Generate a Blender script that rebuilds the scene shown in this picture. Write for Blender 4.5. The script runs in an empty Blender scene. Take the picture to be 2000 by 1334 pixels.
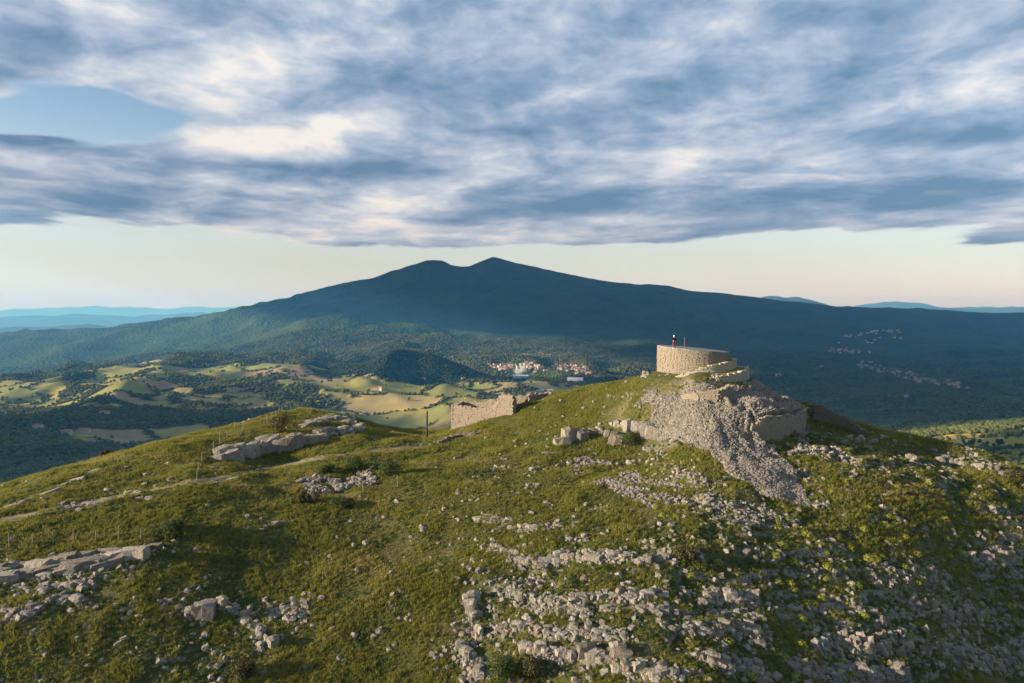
import bpy, bmesh, math, random
import numpy as np
from mathutils import Vector, Matrix

R = math.radians
random.seed(7)
rng = np.random.default_rng(7)
sc = bpy.context.scene
COL = sc.collection

# ------------------------------------------------------------------ camera
FPX, PW, PH, HORIZON = 1333.0, 2000.0, 1334.0, 600.0
PITCH = math.atan((PH / 2 - HORIZON) / FPX)
cam_d = bpy.data.cameras.new('camera')
cam_d.sensor_width = 36.0
cam_d.lens = 36.0 * FPX / PW
cam_d.clip_start = 0.5
cam_d.clip_end = 400000.0
cam = bpy.data.objects.new('camera', cam_d)
COL.objects.link(cam)
cam.location = (0, 0, 0)
cam.rotation_euler = (math.pi / 2 - PITCH, 0, 0)
sc.camera = cam

# ------------------------------------------------------------------ world, sun, exposure
SUN_EL, SUN_FRONT = R(13.5), R(14.0)          # low sun, from the left and a little behind the camera
SUN_DIR = Vector((-math.cos(SUN_EL) * math.cos(SUN_FRONT), -math.cos(SUN_EL) * math.sin(SUN_FRONT), math.sin(SUN_EL)))
SKY_STRENGTH = 0.070

world = bpy.data.worlds.new('World')
sc.world = world
world.use_nodes = True
wn, wl = world.node_tree.nodes, world.node_tree.links
wn.clear()


def N(nodes, kind, **kw):
    n = nodes.new(kind)
    for k, v in kw.items():
        if k.startswith('i_'):
            key = k[2:]
            n.inputs[int(key) if key.isdigit() else key.replace('_', ' ')].default_value = v
        else:
            setattr(n, k, v)
    return n


class G:
    """small helper for maths in node trees"""
    def __init__(s, tree):
        s.n, s.l = tree.nodes, tree.links

    def _in(s, sock, v):
        if isinstance(v, (int, float)):
            sock.default_value = v
        elif isinstance(v, (tuple, list)):
            if len(v) == 3 and sock.type == 'RGBA':
                v = (*v, 1)
            sock.default_value = v
        else:
            s.l.new(v, sock)

    def m(s, op, a, b=0.0, c=0.0, clamp=False):
        n = s.n.new('ShaderNodeMath'); n.operation = op; n.use_clamp = clamp
        s._in(n.inputs[0], a); s._in(n.inputs[1], b); s._in(n.inputs[2], c)
        return n.outputs[0]

    def v(s, op, a, b=(0, 0, 0), scale=None):
        n = s.n.new('ShaderNodeVectorMath'); n.operation = op
        s._in(n.inputs[0], a); s._in(n.inputs[1], b)
        if scale is not None:
            s._in(n.inputs['Scale'], scale)
        return n.outputs['Value'] if op in ('LENGTH', 'DOT_PRODUCT', 'DISTANCE') else n.outputs[0]

    def smooth(s, x, lo, hi, a=0.0, b=1.0):
        n = s.n.new('ShaderNodeMapRange'); n.interpolation_type = 'SMOOTHSTEP'
        s._in(n.inputs[0], x)
        for i, q in enumerate((lo, hi, a, b)):
            n.inputs[i + 1].default_value = q
        return n.outputs[0]

    def noise(s, vec, scale, detail=4, rough=0.55, dist=0.0, dims='3D', color=False):
        n = s.n.new('ShaderNodeTexNoise'); n.noise_dimensions = dims
        if vec is not None:
            s.l.new(vec, n.inputs['Vector'])
        n.inputs['Scale'].default_value = scale; n.inputs['Detail'].default_value = detail
        n.inputs['Roughness'].default_value = rough; n.inputs['Distortion'].default_value = dist
        return n.outputs['Color' if color else 'Fac']

    def mix(s, f, a, b):
        n = s.n.new('ShaderNodeMix'); n.data_type = 'RGBA'
        s._in(n.inputs[0], f); s._in(n.inputs[6], a); s._in(n.inputs[7], b)
        return n.outputs[2]

    def comb(s, x, y, z):
        n = s.n.new('ShaderNodeCombineXYZ')
        for i, q in enumerate((x, y, z)):
            s._in(n.inputs[i], q)
        return n.outputs[0]

    def sep(s, v):
        n = s.n.new('ShaderNodeSeparateXYZ'); s.l.new(v, n.inputs[0])
        return n.outputs

    def ramp(s, f, stops):
        n = s.n.new('ShaderNodeValToRGB'); s.l.new(f, n.inputs[0])
        e = n.color_ramp.elements
        while len(e) < len(stops):
            e.new(0.5)
        for q, (p, c) in zip(e, stops):
            q.position = p; q.color = (*c, 1)
        return n.outputs[0]


g = G(world.node_tree)
sky = N(wn, 'ShaderNodeTexSky', sky_type='NISHITA', sun_disc=False)
sky.sun_elevation = SUN_EL
sky.sun_rotation = math.atan2(SUN_DIR.x, SUN_DIR.y)
sky.altitude = 1100
sky.air_density = 1.0
sky.dust_density = 0.8
sky.ozone_density = 1.0
tc = N(wn, 'ShaderNodeTexCoord')
D = g.v('NORMALIZE', tc.outputs['Generated'])
dx, dy, dz = g.sep(D)
DECK_K = 0.045                               # the deck curves down towards the horizon
dzc = g.m('ADD', g.m('MAXIMUM', dz, 0.0), DECK_K)
# cloud deck: a flat layer seen in perspective
px = g.m('DIVIDE', dx, dzc)
py = g.m('DIVIDE', dy, dzc)
p0 = g.comb(px, py, 0.0)
warp = g.v('SCALE', g.v('SUBTRACT', g.noise(p0, 0.55, 3, 0.5, color=True), (0.5, 0.5, 0.5)), scale=0.9)
P = g.v('ADD', p0, warp)
rad = g.v('LENGTH', p0)
n_big = g.noise(P, 0.36, 9, 0.56)
# the puffs have height of their own, so their shapes are not flattened like the deck
Q = g.comb(dx, dy, g.m('MULTIPLY', g.m('LOGARITHM', g.m('ADD', g.m('MAXIMUM', dz, 0.0), 0.05), 2.718282), 0.85))
Q = g.v('ADD', Q, g.v('SCALE', g.v('SUBTRACT', g.noise(Q, 4.0, 3, 0.5, color=True), (0.5, 0.5, 0.5)), scale=0.13))
PUFF = 5.2
n_mid = g.noise(Q, PUFF, 9, 0.58)
n_low = g.noise(Q, PUFF, 5, 0.55)
n_sun = g.noise(g.v('ADD', Q, (-0.035, -0.008, 0.055)), PUFF, 5, 0.55)


WX, WY, _ = g.sep(P)


def blob(u0, u1, v0, v1):
    """soft patch of the deck, given by its box in the photograph (the deck is a flat layer, so this fixes px, py)"""
    q = []
    for u, v in ((u0, v0), (u1, v1), (u0, v1), (u1, v0)):
        d = Vector(((u - 1000) / 1333, 1.0, (600 - v) / 1333)).normalized()
        q.append((d.x / (d.z + DECK_K), d.y / (d.z + DECK_K)))
    cx, cy = sum(a for a, _ in q) / 4, sum(a for _, a in q) / 4
    sx = (q[1][0] + q[3][0] - q[0][0] - q[2][0]) / 4
    sy = (q[1][1] + q[2][1] - q[0][1] - q[3][1]) / 4
    e = g.m('ADD', g.m('POWER', g.m('DIVIDE', g.m('SUBTRACT', WX, cx), sx), 2.0),
            g.m('POWER', g.m('DIVIDE', g.m('SUBTRACT', WY, cy), sy), 2.0))
    return g.m('EXPONENT', g.m('MULTIPLY', e, -1.0))


def total(base, items):
    for w, box in items:
        base = g.m('ADD', base, g.m('MULTIPLY', blob(*box), w))
    return base


edge_n = g.noise(g.v('MULTIPLY', p0, (1.0, 0.35, 1.0)), 0.30, 5, 0.6)
edge = g.smooth(g.m('ADD', rad, g.m('MULTIPLY', g.m('SUBTRACT', edge_n, 0.5), 6.5)), 5.9, 8.3, 0.36, -0.16)
cov = g.m('ADD', g.m('ADD', g.m('MULTIPLY', n_big, 0.7), g.m('MULTIPLY', n_mid, 0.5)), edge)
cov = total(cov, [(-0.62, (-250, 440, 130, 300)), (-0.12, (880, 1120, 300, 345)), (-0.13, (1450, 1850, 60, 130)), (-0.3, (1420, 1760, 435, 500)), (0.28, (1700, 2150, 435, 492)),
                  (0.3, (-80, 150, 250, 300)), (0.12, (900, 1500, 440, 480)), (-0.08, (200, 330, 0, 60)), (0.1, (210, 330, 165, 215))])
alpha = g.smooth(cov, 0.58, 0.74)
# light and dark clumps inside the deck
lit = g.m('MULTIPLY', g.m('SUBTRACT', n_low, n_sun), 1.35)
bright = g.m('ADD', 0.46, lit)
bright = g.m('ADD', bright, g.m('MULTIPLY', g.m('SUBTRACT', n_mid, 0.5), 0.8))
bright = g.m('ADD', bright, g.m('MULTIPLY', g.m('SUBTRACT', n_big, 0.5), -0.9))
bright = total(bright, [(0.45, (250, 680, 235, 325)), (0.22, (200, 640, 90, 230)), (-0.42, (-100, 480, 340, 425)), (-0.45, (400, 880, 300, 345)), (-0.5, (-80, 160, 250, 300)),
                        (-0.28, (880, 1250, 180, 270)), (-0.38, (1350, 2100, 350, 415)), (-0.34, (1600, 2100, 235, 300)), (-0.30, (1350, 1950, -30, 70)), (0.22, (950, 1700, 240, 340)),
                        (-0.30, (900, 1500, 385, 440)), (0.20, (150, 1000, 425, 465)), (-0.22, (0, 300, 20, 110)), (0.16, (1750, 2050, 90, 210)), (-0.2, (650, 900, 130, 230)), (0.15, (640, 900, 350, 400))])
bil = g.m('SUBTRACT', 1.0, g.m('ABSOLUTE', g.m('SUBTRACT', g.m('MULTIPLY', g.noise(g.v('ADD', Q, (3.1, 9.2, 1.0)), 13.0, 6, 0.55), 2.0), 1.0)))
bright = g.m('ADD', bright, g.m('MULTIPLY', g.m('SUBTRACT', bil, 0.80), 0.32))
bright = g.m('ADD', bright, g.m('MULTIPLY', g.smooth(alpha, 1.0, 0.2), 0.30))
CS = 0.50 / SKY_STRENGTH
ccol = g.ramp(bright, [(0.06, (0.105, 0.18, 0.29)), (0.36, (0.215, 0.29, 0.405)), (0.62, (0.385, 0.445, 0.545)), (0.95, (0.72, 0.70, 0.68))])
ccol = g.v('SCALE', ccol, scale=CS)
alpha = g.m('MULTIPLY', alpha, g.smooth(dz, 0.02, 0.07))
alpha = g.m('MULTIPLY', alpha, 0.96)
# a thin pale veil in the lowest, clear part of the sky
veil = g.m('MULTIPLY', g.smooth(dz, 0.26, 0.06), 0.6)
clear = g.mix(veil, sky.outputs[0], g.v('SCALE', g.mix(g.smooth(dz, 0.10, 0.01), (0.290, 0.325, 0.335), (0.268, 0.288, 0.285)), scale=1.0 / SKY_STRENGTH))
skyc = g.mix(alpha, clear, ccol)
bg = N(wn, 'ShaderNodeBackground')
bg.inputs['Strength'].default_value = SKY_STRENGTH
wl.new(skyc, bg.inputs['Color'])
wo = N(wn, 'ShaderNodeOutputWorld')
wl.new(bg.outputs[0], wo.inputs['Surface'])

sun_d = bpy.data.lights.new('sun', 'SUN')
sun_d.energy = 5.0
sun_d.angle = R(0.55)
sun_d.color = (1.0, 0.87, 0.69)
sun = bpy.data.objects.new('sun', sun_d)
COL.objects.link(sun)
sun.rotation_euler = SUN_DIR.to_track_quat('Z', 'Y').to_euler()

vs = sc.view_settings
vs.view_transform = 'Standard'
vs.look = 'None'
vs.gamma = 1.0
vs.use_curve_mapping = False
vs.exposure = 1.4
sc.cycles.use_denoising = True
sc.cycles.max_bounces = 6
sc.cycles.diffuse_bounces = 2
sc.cycles.transparent_max_bounces = 6
sc.cycles.volume_bounces = 1
sc.cycles.use_adaptive_sampling = False


# ------------------------------------------------------------------ helpers
def tag(o, label=None, cat=None, group=None, kind=None):
    for k, v in (('label', label), ('category', cat), ('group', group), ('kind', kind)):
        if v:
            o[k] = v
    return o


def mesh_obj(name, verts, faces, mat=None, parent=None, smooth=False):
    me = bpy.data.meshes.new(name)
    me.from_pydata([tuple(v) for v in verts], [], faces)
    me.update()
    return obj_from(name, me, mat, parent, smooth)


def obj_from(name, me, mat=None, parent=None, smooth=False):
    if mat is not None and not me.materials:
        me.materials.append(mat)
    if smooth:
        me.shade_smooth()
    o = bpy.data.objects.new(name, me)
    COL.objects.link(o)
    if parent is not None:
        o.parent = parent
    return o


def empty(name, loc, rz=0.0):
    o = bpy.data.objects.new(name, None)
    o.location = loc
    o.rotation_euler = (0, 0, rz)
    o.empty_display_size = 0.5
    COL.objects.link(o)
    return o


def ray(u, v):
    u, v = np.asarray(u, float), np.asarray(v, float)
    cx, cy = (u - PW / 2) / FPX, (PH / 2 - v) / FPX
    c, s = math.cos(PITCH), math.sin(PITCH)
    y = c + cy * s
    z = -s + cy * c
    return cx / y, z / y                      # per metre of depth


def pix(u, v, d):
    a, b = ray(u, v)
    return np.stack([a * d, np.ones_like(a) * d, b * d], -1)


class TPS:
    def __init__(s, pts, scale=1.0, lam=0.0):
        pts = np.asarray(pts, float)
        s.sc = scale
        s.x = pts[:, :2] / scale
        n = len(pts)
        K = s.k(np.linalg.norm(s.x[:, None] - s.x[None], axis=-1)) + lam * np.eye(n)
        Pm = np.hstack([np.ones((n, 1)), s.x])
        A = np.zeros((n + 3, n + 3)); A[:n, :n] = K; A[:n, n:] = Pm; A[n:, :n] = Pm.T
        s.w = np.linalg.solve(A, np.concatenate([pts[:, 2], np.zeros(3)]))

    @staticmethod
    def k(r):
        return np.where(r > 1e-9, r * r * np.log(np.maximum(r, 1e-9)), 0)

    def __call__(s, x, y):
        sh = np.shape(x)
        q = np.stack([np.ravel(x), np.ravel(y)], -1) / s.sc
        out = np.empty(len(q))
        for i in range(0, len(q), 40000):
            c = q[i:i + 40000]
            r2 = np.maximum((c ** 2).sum(1)[:, None] - 2 * c @ s.x.T + (s.x ** 2).sum(1)[None], 1e-18)
            out[i:i + 40000] = (0.5 * r2 * np.log(r2)) @ s.w[:-3] + s.w[-3] + c @ s.w[-2:]
        return out.reshape(sh)


_tab = np.random.default_rng(3).random((256, 256))


def vnoise(x, y):
    x0, y0 = np.floor(x).astype(int), np.floor(y).astype(int)
    fx, fy = x - x0, y - y0
    fx = fx * fx * fx * (fx * (fx * 6 - 15) + 10); fy = fy * fy * fy * (fy * (fy * 6 - 15) + 10)
    a = _tab[x0 & 255, y0 & 255]; b = _tab[(x0 + 1) & 255, y0 & 255]
    c = _tab[x0 & 255, (y0 + 1) & 255]; d = _tab[(x0 + 1) & 255, (y0 + 1) & 255]
    return (a * (1 - fx) + b * fx) * (1 - fy) + (c * (1 - fx) + d * fx) * fy


def fbm(x, y, oct=4, gain=0.5, ridged=False):
    x, y = np.asarray(x, float), np.asarray(y, float)
    s = 0; a = 1; t = 0
    for i in range(oct):
        n = vnoise(x + 17.3 * i, y - 9.1 * i)
        if ridged:
            n = 1 - np.abs(2 * n - 1)
        s = s + a * n; t += a; a *= gain
        x, y = x * 2.03 * 0.9 - y * 2.03 * 0.43, x * 2.03 * 0.43 + y * 2.03 * 0.9
    return s / t


def sstep(x, a, b):
    t = np.clip((x - a) / (b - a), 0, 1)
    return t * t * (3 - 2 * t)


def inpoly(x, y, poly):
    x, y = np.asarray(x), np.asarray(y)
    r = np.zeros(x.shape, bool)
    n = len(poly)
    for i in range(n):
        x1, y1 = poly[i]; x2, y2 = poly[(i + 1) % n]
        c = (y1 > y) != (y2 > y)
        with np.errstate(divide='ignore', invalid='ignore'):
            r ^= c & (x < (x2 - x1) * (y - y1) / (y2 - y1 + 1e-12) + x1)
    return r


# ------------------------------------------------------------------ the near hill
TX, TY = 26.0, 98.0            # centre of the tower
near_px = [
    (-300, 1334, 46), (0, 1334, 47), (500, 1334, 49.2), (900, 1334, 49.5), (1300, 1334, 47), (1600, 1334, 51), (1800, 1334, 54.5), (2000, 1334, 60), (2300, 1334, 67),
    (-300, 1180, 52), (0, 1180, 54), (500, 1180, 57.4), (900, 1180, 57), (1300, 1180, 54.5), (1600, 1180, 59), (1800, 1180, 62.5), (2000, 1180, 68), (2300, 1180, 76),
    (0, 1075, 60), (300, 1065, 62), (450, 1050, 64.6), (600, 1050, 66.4), (1000, 1050, 65.5), (1350, 1050, 63), (1600, 1050, 66), (1750, 1050, 68.5), (2000, 1050, 75),
    (-200, 1060, 64), (0, 1010, 66), (200, 965, 71), (400, 940, 76), (700, 950, 78), (1000, 950, 75.5), (1300, 950, 75), (1560, 975, 73), (1750, 950, 76.5), (2000, 960, 83),
    (0, 952, 80), (200, 892, 88), (430, 834, 108), (430, 872, 91), (540, 808, 116), (650, 812, 112), (700, 848, 99), (600, 900, 89), (500, 898, 89),
    (790, 850, 105), (834, 857, 108), (860, 870, 98), (840, 890, 92),
    (883, 842, 112), (960, 817, 109), (1000, 808, 108), (1075, 772, 116), (1000, 860, 97), (1100, 860, 93), (1180, 764, 104), (1250, 744, 100), (1200, 800, 97), (1280, 850, 89),
    (1290, 735, 97), (1353, 750, 89.5), (1460, 750, 97), (1353, 736, 107),
    (1400, 870, 81), (1450, 866, 82.5), (1490, 874, 82.5), (1530, 864, 84.5), (1572, 846, 89), (1592, 832, 96),
    (1500, 768, 103), (1590, 788, 104), (1690, 830, 102), (1800, 852, 99), (1900, 874, 95), (1985, 914, 91), (2150, 985, 89), (1650, 880, 84), (1850, 905, 89),
]
near_pts = [tuple(pix(u, v, d)) for u, v, d in near_px]
near_pts += [(-90, 120, -45), (-60, 138, -38), (-30, 142, -30), (-10, 138, -31), (10, 142, -30), (30, 135, -30), (50, 127, -38), (78, 116, -44), (110, 95, -52),
             (-150, 180, -115), (0, 240, -125), (150, 160, -115), (-160, 60, -75), (160, 50, -85),
             (-60, 25, -38), (0, 25, -40), (60, 25, -44), (-60, 0, -55), (0, 0, -58), (60, 0, -60)]
near_tps = TPS(near_pts, 50.0, 1e-4)


def hill_base(x, y):
    z = near_tps(x, y)
    # conical platform of collapsed stone round the tower, held on the right by a curved retaining wall
    r = np.hypot(x - TX, y - TY)
    th = np.arctan2(x - TX, -(y - TY))           # 0 towards the camera, + to the right
    z = np.maximum(z, -9.2 - 0.34 * (r - 5.0) - 0.16 * np.maximum(r - 6.4, 0) ** 2)
    cone = -9.9 - 0.52 * np.maximum(r - 7.6, 0)
    sect = sstep(th, R(-35), R(15)) * (1 - sstep(th, R(95), R(120)))
    wall_r = 14.6
    inside = 1 - sstep(r, wall_r - 0.25, wall_r + 0.1)
    fade = 1 - sstep(r, 12.0, 17.5)
    w_in = np.where(th > R(17), inside, fade)
    k = sect * w_in
    z = np.where(r < 20, z * (1 - k) + np.maximum(z, cone) * k, z)
    return z


def hill_rock(x, y):
    """how rocky the ground is, 0..1 (world coordinates)"""
    n = fbm(x * 0.12 + 3, y * 0.12, 4)
    right = sstep(x - 0.12 * (y - 60), 8, 24) * (1 - sstep(y, 86, 100))
    left = (1 - sstep(x, -28, -10)) * (1 - sstep(y, 54, 62)) * 0.75
    mid = sstep(x, -6, 2) * (1 - sstep(y, 58, 72)) * 0.9
    m = np.clip(np.maximum(np.maximum(right, left), mid), 0, 1)
    return np.clip(m * (0.35 + 1.3 * sstep(n, 0.38, 0.62)), 0, 1)


def hill_z(x, y):
    x, y = np.asarray(x, float), np.asarray(y, float)
    z = hill_base(x, y)
    rk = hill_rock(x, y)
    tr = np.hypot(x - TX, y - TY)
    quiet = sstep(tr, 7.5, 11)
    z = z + quiet * ((fbm(x * 0.09, y * 0.09, 3) - 0.5) * 1.1 + (fbm(x * 0.45 + 9, y * 0.45, 3) - 0.5) * (0.28 + 0.5 * rk))
    # humps in the collapsed stone below the tower
    sth = np.arctan2(x - TX, -(y - TY))
    hump = sstep(tr, 9.5, 11.5) * (1 - sstep(tr, 13.0, 24.0)) * sstep(sth, R(-40), R(-15)) * (1 - sstep(sth, R(60), R(85)))
    z = z + hump * (fbm(x * 0.42 + 2, y * 0.42 + 8, 3, 0.55, True) - 0.45) * 1.1
    # bedding steps in the rocky parts
    zz = z + 0.09 * x + (fbm(x * 0.2 + 31, y * 0.2 + 5, 2) - 0.5) * 1.6
    st = 1.15
    f = zz / st - np.floor(zz / st)
    ter = (np.floor(zz / st) + sstep(f, 0.55, 0.95)) * st
    z = z + (ter - zz) * rk * 0.55 * quiet
    # mesh outline sinks into the valley ground
    e = np.minimum(np.minimum(x + 165, 165 - x), np.minimum(y, 235 - y))
    return z - 60 * (1 - sstep(e, 0, 45))


def hit(u, v, d0=34.0, d1=190.0, step=0.5):
    """where the sight line through a pixel first meets the hill"""
    u, v = np.atleast_1d(np.asarray(u, float)), np.atleast_1d(np.asarray(v, float))
    a, b = ray(u, v)
    d = np.full(u.shape, d0); done = np.zeros(u.shape, bool)
    ds = np.arange(d0, d1, step)
    X = a[:, None] * ds; Y = np.broadcast_to(ds, X.shape); Z = b[:, None] * ds
    H = hill_z(X, Y)
    below = Z <= H
    first = np.where(below.any(1), below.argmax(1), -1)
    d = np.where(first >= 0, ds[np.maximum(first, 0)], np.nan)
    lo, hi = d - step, d
    for _ in range(7):
        mid = (lo + hi) / 2
        under = b * mid <= hill_z(a * mid, mid)
        hi = np.where(under, mid, hi); lo = np.where(under, lo, mid)
    return np.stack([a * hi, hi, hill_z(a * hi, np.nan_to_num(hi, nan=60.0))], -1)


def poly_world(pts):
    h = hit([p[0] for p in pts], [p[1] for p in pts])
    return [(q[0], q[1]) for q in h]


# ------------------------------------------------------------------ materials
def new_mat(name):
    m = bpy.data.materials.new(name)
    m.use_nodes = True
    m.node_tree.nodes.clear()
    return m, G(m.node_tree)


def finish(m, g, color, rough=0.9, bump=None, bump_d=0.1, bump_s=1.0, spec=0.2, trans=None):
    b = g.n.new('ShaderNodeBsdfPrincipled')
    g._in(b.inputs['Base Color'], color)
    g._in(b.inputs['Roughness'], rough)
    b.inputs['Specular IOR Level'].default_value = spec
    if bump is not None:
        bn = g.n.new('ShaderNodeBump')
        bn.inputs['Distance'].default_value = bump_d; bn.inputs['Strength'].default_value = bump_s
        g.l.new(bump, bn.inputs['Height']); g.l.new(bn.outputs[0], b.inputs['Normal'])
    out = g.n.new('ShaderNodeOutputMaterial')
    sh = b.outputs[0]
    if trans is not None:
        t = g.n.new('ShaderNodeBsdfTranslucent'); g._in(t.inputs['Color'], color)
        mx = g.n.new('ShaderNodeMixShader'); mx.inputs[0].default_value = trans
        g.l.new(sh, mx.inputs[1]); g.l.new(t.outputs[0], mx.inputs[2]); sh = mx.outputs[0]
    g.l.new(sh, out.inputs['Surface'])
    return m


def attr(g, name, kind='GEOMETRY'):
    n = g.n.new('ShaderNodeAttribute'); n.attribute_name = name; n.attribute_type = kind
    return n


def wpos(g):
    return g.n.new('ShaderNodeNewGeometry').outputs['Position']


def objco(g):
    return g.n.new('ShaderNodeTexCoord').outputs['Object']


def obj_random(g):
    return g.n.new('ShaderNodeObjectInfo').outputs['Random']


def plain(name, col, rough=0.85, spec=0.2, var=0.0, scale=5.0):
    m, g = new_mat(name)
    c = col
    if var:
        n = g.noise(wpos(g), scale, 4)
        c = g.mix(n, tuple(q * (1 - var) for q in col), tuple(min(1, q * (1 + var)) for q in col))
    return finish(m, g, c, rough, spec=spec)


def mat_limestone(name, base=(0.29, 0.275, 0.245), warm=(0.31, 0.27, 0.21), dark=(0.09, 0.087, 0.08), scale=1.0, fissure=0.7):
    m, g = new_mat(name)
    p = wpos(g)
    n1 = g.noise(p, 0.7 * scale, 5, 0.6)
    n2 = g.noise(p, 4.0 * scale, 6, 0.65)
    rnd = obj_random(g)
    c = g.mix(g.smooth(n1, 0.35, 0.65), base, warm)
    c = g.mix(g.smooth(n2, 0.56, 0.70), c, dark)
    c = g.mix(g.m('MULTIPLY', g.smooth(g.noise(p, 1.9 * scale, 5, 0.7), 0.58, 0.68), 0.5), c, (0.10, 0.105, 0.06))
    c = g.v('SCALE', c, scale=g.m('ADD', 0.62, g.m('MULTIPLY', rnd, 0.62)))
    # vertical fissures and fine pitting
    st = g.v('MULTIPLY', p, (3.0 * scale, 3.0 * scale, fissure * scale))
    fis = g.noise(st, 1.0, 5, 0.7, 0.4)
    h = g.m('ADD', g.m('MULTIPLY', fis, 1.0), g.m('MULTIPLY', n2, 0.6))
    return finish(m, g, c, 0.92, h, 0.5 / scale, 1.0, 0.15)


M_rock = mat_limestone('limestone')
M_masonry = mat_limestone('masonry', (0.41, 0.37, 0.295), (0.46, 0.385, 0.28), (0.18, 0.15, 0.12), 2.0, 3.5)
M_ruin = mat_limestone('ruin_masonry', (0.29, 0.25, 0.20), (0.33, 0.27, 0.20), (0.12, 0.105, 0.09), 2.0, 3.5)
M_wallstone = mat_limestone('old_wall_stone', (0.25, 0.225, 0.185), (0.28, 0.235, 0.175), (0.11, 0.10, 0.085), 2.0, 3.5)
M_scree = mat_limestone('scree_stone', (0.245, 0.225, 0.20), (0.27, 0.235, 0.195), (0.10, 0.095, 0.09), 2.0, 3.0)


def mat_hill():
    m, g = new_mat('hill_ground')
    p = wpos(g)
    n1 = g.noise(p, 0.16, 4, 0.6)
    n2 = g.noise(p, 2.2, 6, 0.65)
    grass = g.mix(g.smooth(n1, 0.35, 0.65), (0.060, 0.068, 0.017), (0.105, 0.100, 0.027))
    grass = g.mix(g.smooth(n2, 0.4, 0.7), grass, (0.032, 0.036, 0.012))
    rockc = g.mix(g.smooth(n2, 0.45, 0.65), (0.22, 0.205, 0.18), (0.09, 0.085, 0.07))
    nz = g.sep(g.n.new('ShaderNodeNewGeometry').outputs['Normal'])[2]
    steep = g.smooth(nz, 0.86, 0.70)
    rk = attr(g, 'rock').outputs['Fac']
    n3 = g.noise(p, 0.55, 6, 0.7)
    f = g.m('MULTIPLY', g.m('MAXIMUM', g.m('MULTIPLY', steep, g.smooth(n2, 0.30, 0.50)), g.m('MULTIPLY', g.smooth(n3, 0.50, 0.60), 0.8)), rk, clamp=True)
    c = g.mix(f, grass, rockc)
    bare = attr(g, 'bare').outputs['Fac']
    soil = g.mix(n2, (0.15, 0.12, 0.075), (0.25, 0.20, 0.13))
    c = g.mix(g.m('MULTIPLY', bare, g.smooth(n2, 0.25, 0.5)), c, soil)
    scr = attr(g, 'scree').outputs['Fac']
    v = g.n.new('ShaderNodeTexVoronoi'); v.inputs['Scale'].default_value = 4.5; g.l.new(p, v.inputs['Vector'])
    vc = g.sep(v.outputs['Color'])[0]
    sc_c = g.mix(vc, (0.10, 0.09, 0.08), (0.21, 0.18, 0.15))
    c = g.mix(scr, c, sc_c)
    h = g.m('ADD', g.m('MULTIPLY', n2, 1.0), g.m('MULTIPLY', v.outputs['Distance'], g.m('MULTIPLY', scr, -1.0)))
    return finish(m, g, c, 0.95, h, 0.25, 0.9, 0.1)


def grid_mesh(name, xs, ys, Z, mat, smooth=True):
    nx, ny = len(xs), len(ys)
    XX, YY = np.meshgrid(xs, ys)
    co = np.stack([XX, YY, Z], -1).reshape(-1, 3)
    i = np.arange(nx * ny).reshape(ny, nx)
    f = np.stack([i[:-1, :-1], i[:-1, 1:], i[1:, 1:], i[1:, :-1]], -1).reshape(-1, 4)
    me = bpy.data.meshes.new(name)
    me.vertices.add(len(co)); me.vertices.foreach_set('co', co.ravel().astype(np.float32))
    me.loops.add(f.size); me.loops.foreach_set('vertex_index', f.ravel().astype(np.int32))
    me.polygons.add(len(f)); me.polygons.foreach_set('loop_start', (np.arange(len(f)) * 4).astype(np.int32))
    me.update(calc_edges=True)
    me.validate()
    if smooth:
        me.shade_smooth()
    me.materials.append(mat)
    o = bpy.data.objects.new(name, me)
    COL.objects.link(o)
    return o


def set_float(o, name, vals):
    a = o.data.attributes.new(name, 'FLOAT', 'POINT')
    a.data.foreach_set('value', np.asarray(vals, np.float32).ravel())


def set_color(o, name, rgb):
    a = o.data.attributes.new(name, 'FLOAT_COLOR', 'POINT')
    q = np.ones((len(rgb), 4), np.float32); q[:, :3] = rgb
    a.data.foreach_set('color', q.ravel())


def axis(segs):
    out = []
    for a, b, s in segs:
        out.append(np.arange(a, b, s))
    out.append(np.array([segs[-1][1]]))
    return np.concatenate(out)


# pixel outlines of bare ground, put onto the hill
SCREE = [(1262, 772), (1300, 762), (1345, 757), (1420, 752), (1475, 762), (1530, 782), (1584, 796), (1578, 812), (1500, 832), (1478, 850), (1500, 872), (1535, 905), (1575, 962), (1572, 990),
         (1500, 968), (1440, 935), (1385, 880), (1330, 862), (1285, 858), (1262, 835), (1285, 812), (1240, 792)]
RUBBLE_A = [(582, 944), (610, 930), (660, 936), (700, 925), (716, 912), (740, 938), (728, 950), (690, 955), (640, 968), (600, 962)]
RUBBLE_B = [(1105, 900), (1140, 890), (1200, 905), (1260, 930), (1330, 950), (1400, 985), (1470, 1000), (1540, 1000), (1560, 1020), (1480, 1030), (1380, 1030), (1290, 1000), (1200, 960), (1120, 935)]
PATH_PX = [(0, 1016), (60, 1005), (120, 992), (190, 980), (260, 962), (330, 950), (400, 938), (450, 930), (520, 915), (600, 899), (680, 888), (760, 879), (830, 872)]
SCREE_W, RUBBLE_AW, RUBBLE_BW = poly_world(SCREE), poly_world(RUBBLE_A), poly_world(RUBBLE_B)
PATH_W = [(q[0], q[1]) for q in hit([p[0] for p in PATH_PX], [p[1] for p in PATH_PX])]


def dist_line(x, y, line):
    best = np.full(np.shape(x), 1e9)
    for (x1, y1), (x2, y2) in zip(line[:-1], line[1:]):
        vx, vy = x2 - x1, y2 - y1
        t = np.clip(((x - x1) * vx + (y - y1) * vy) / (vx * vx + vy * vy + 1e-9), 0, 1)
        best = np.minimum(best, np.hypot(x - x1 - t * vx, y - y1 - t * vy))
    return best


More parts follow.
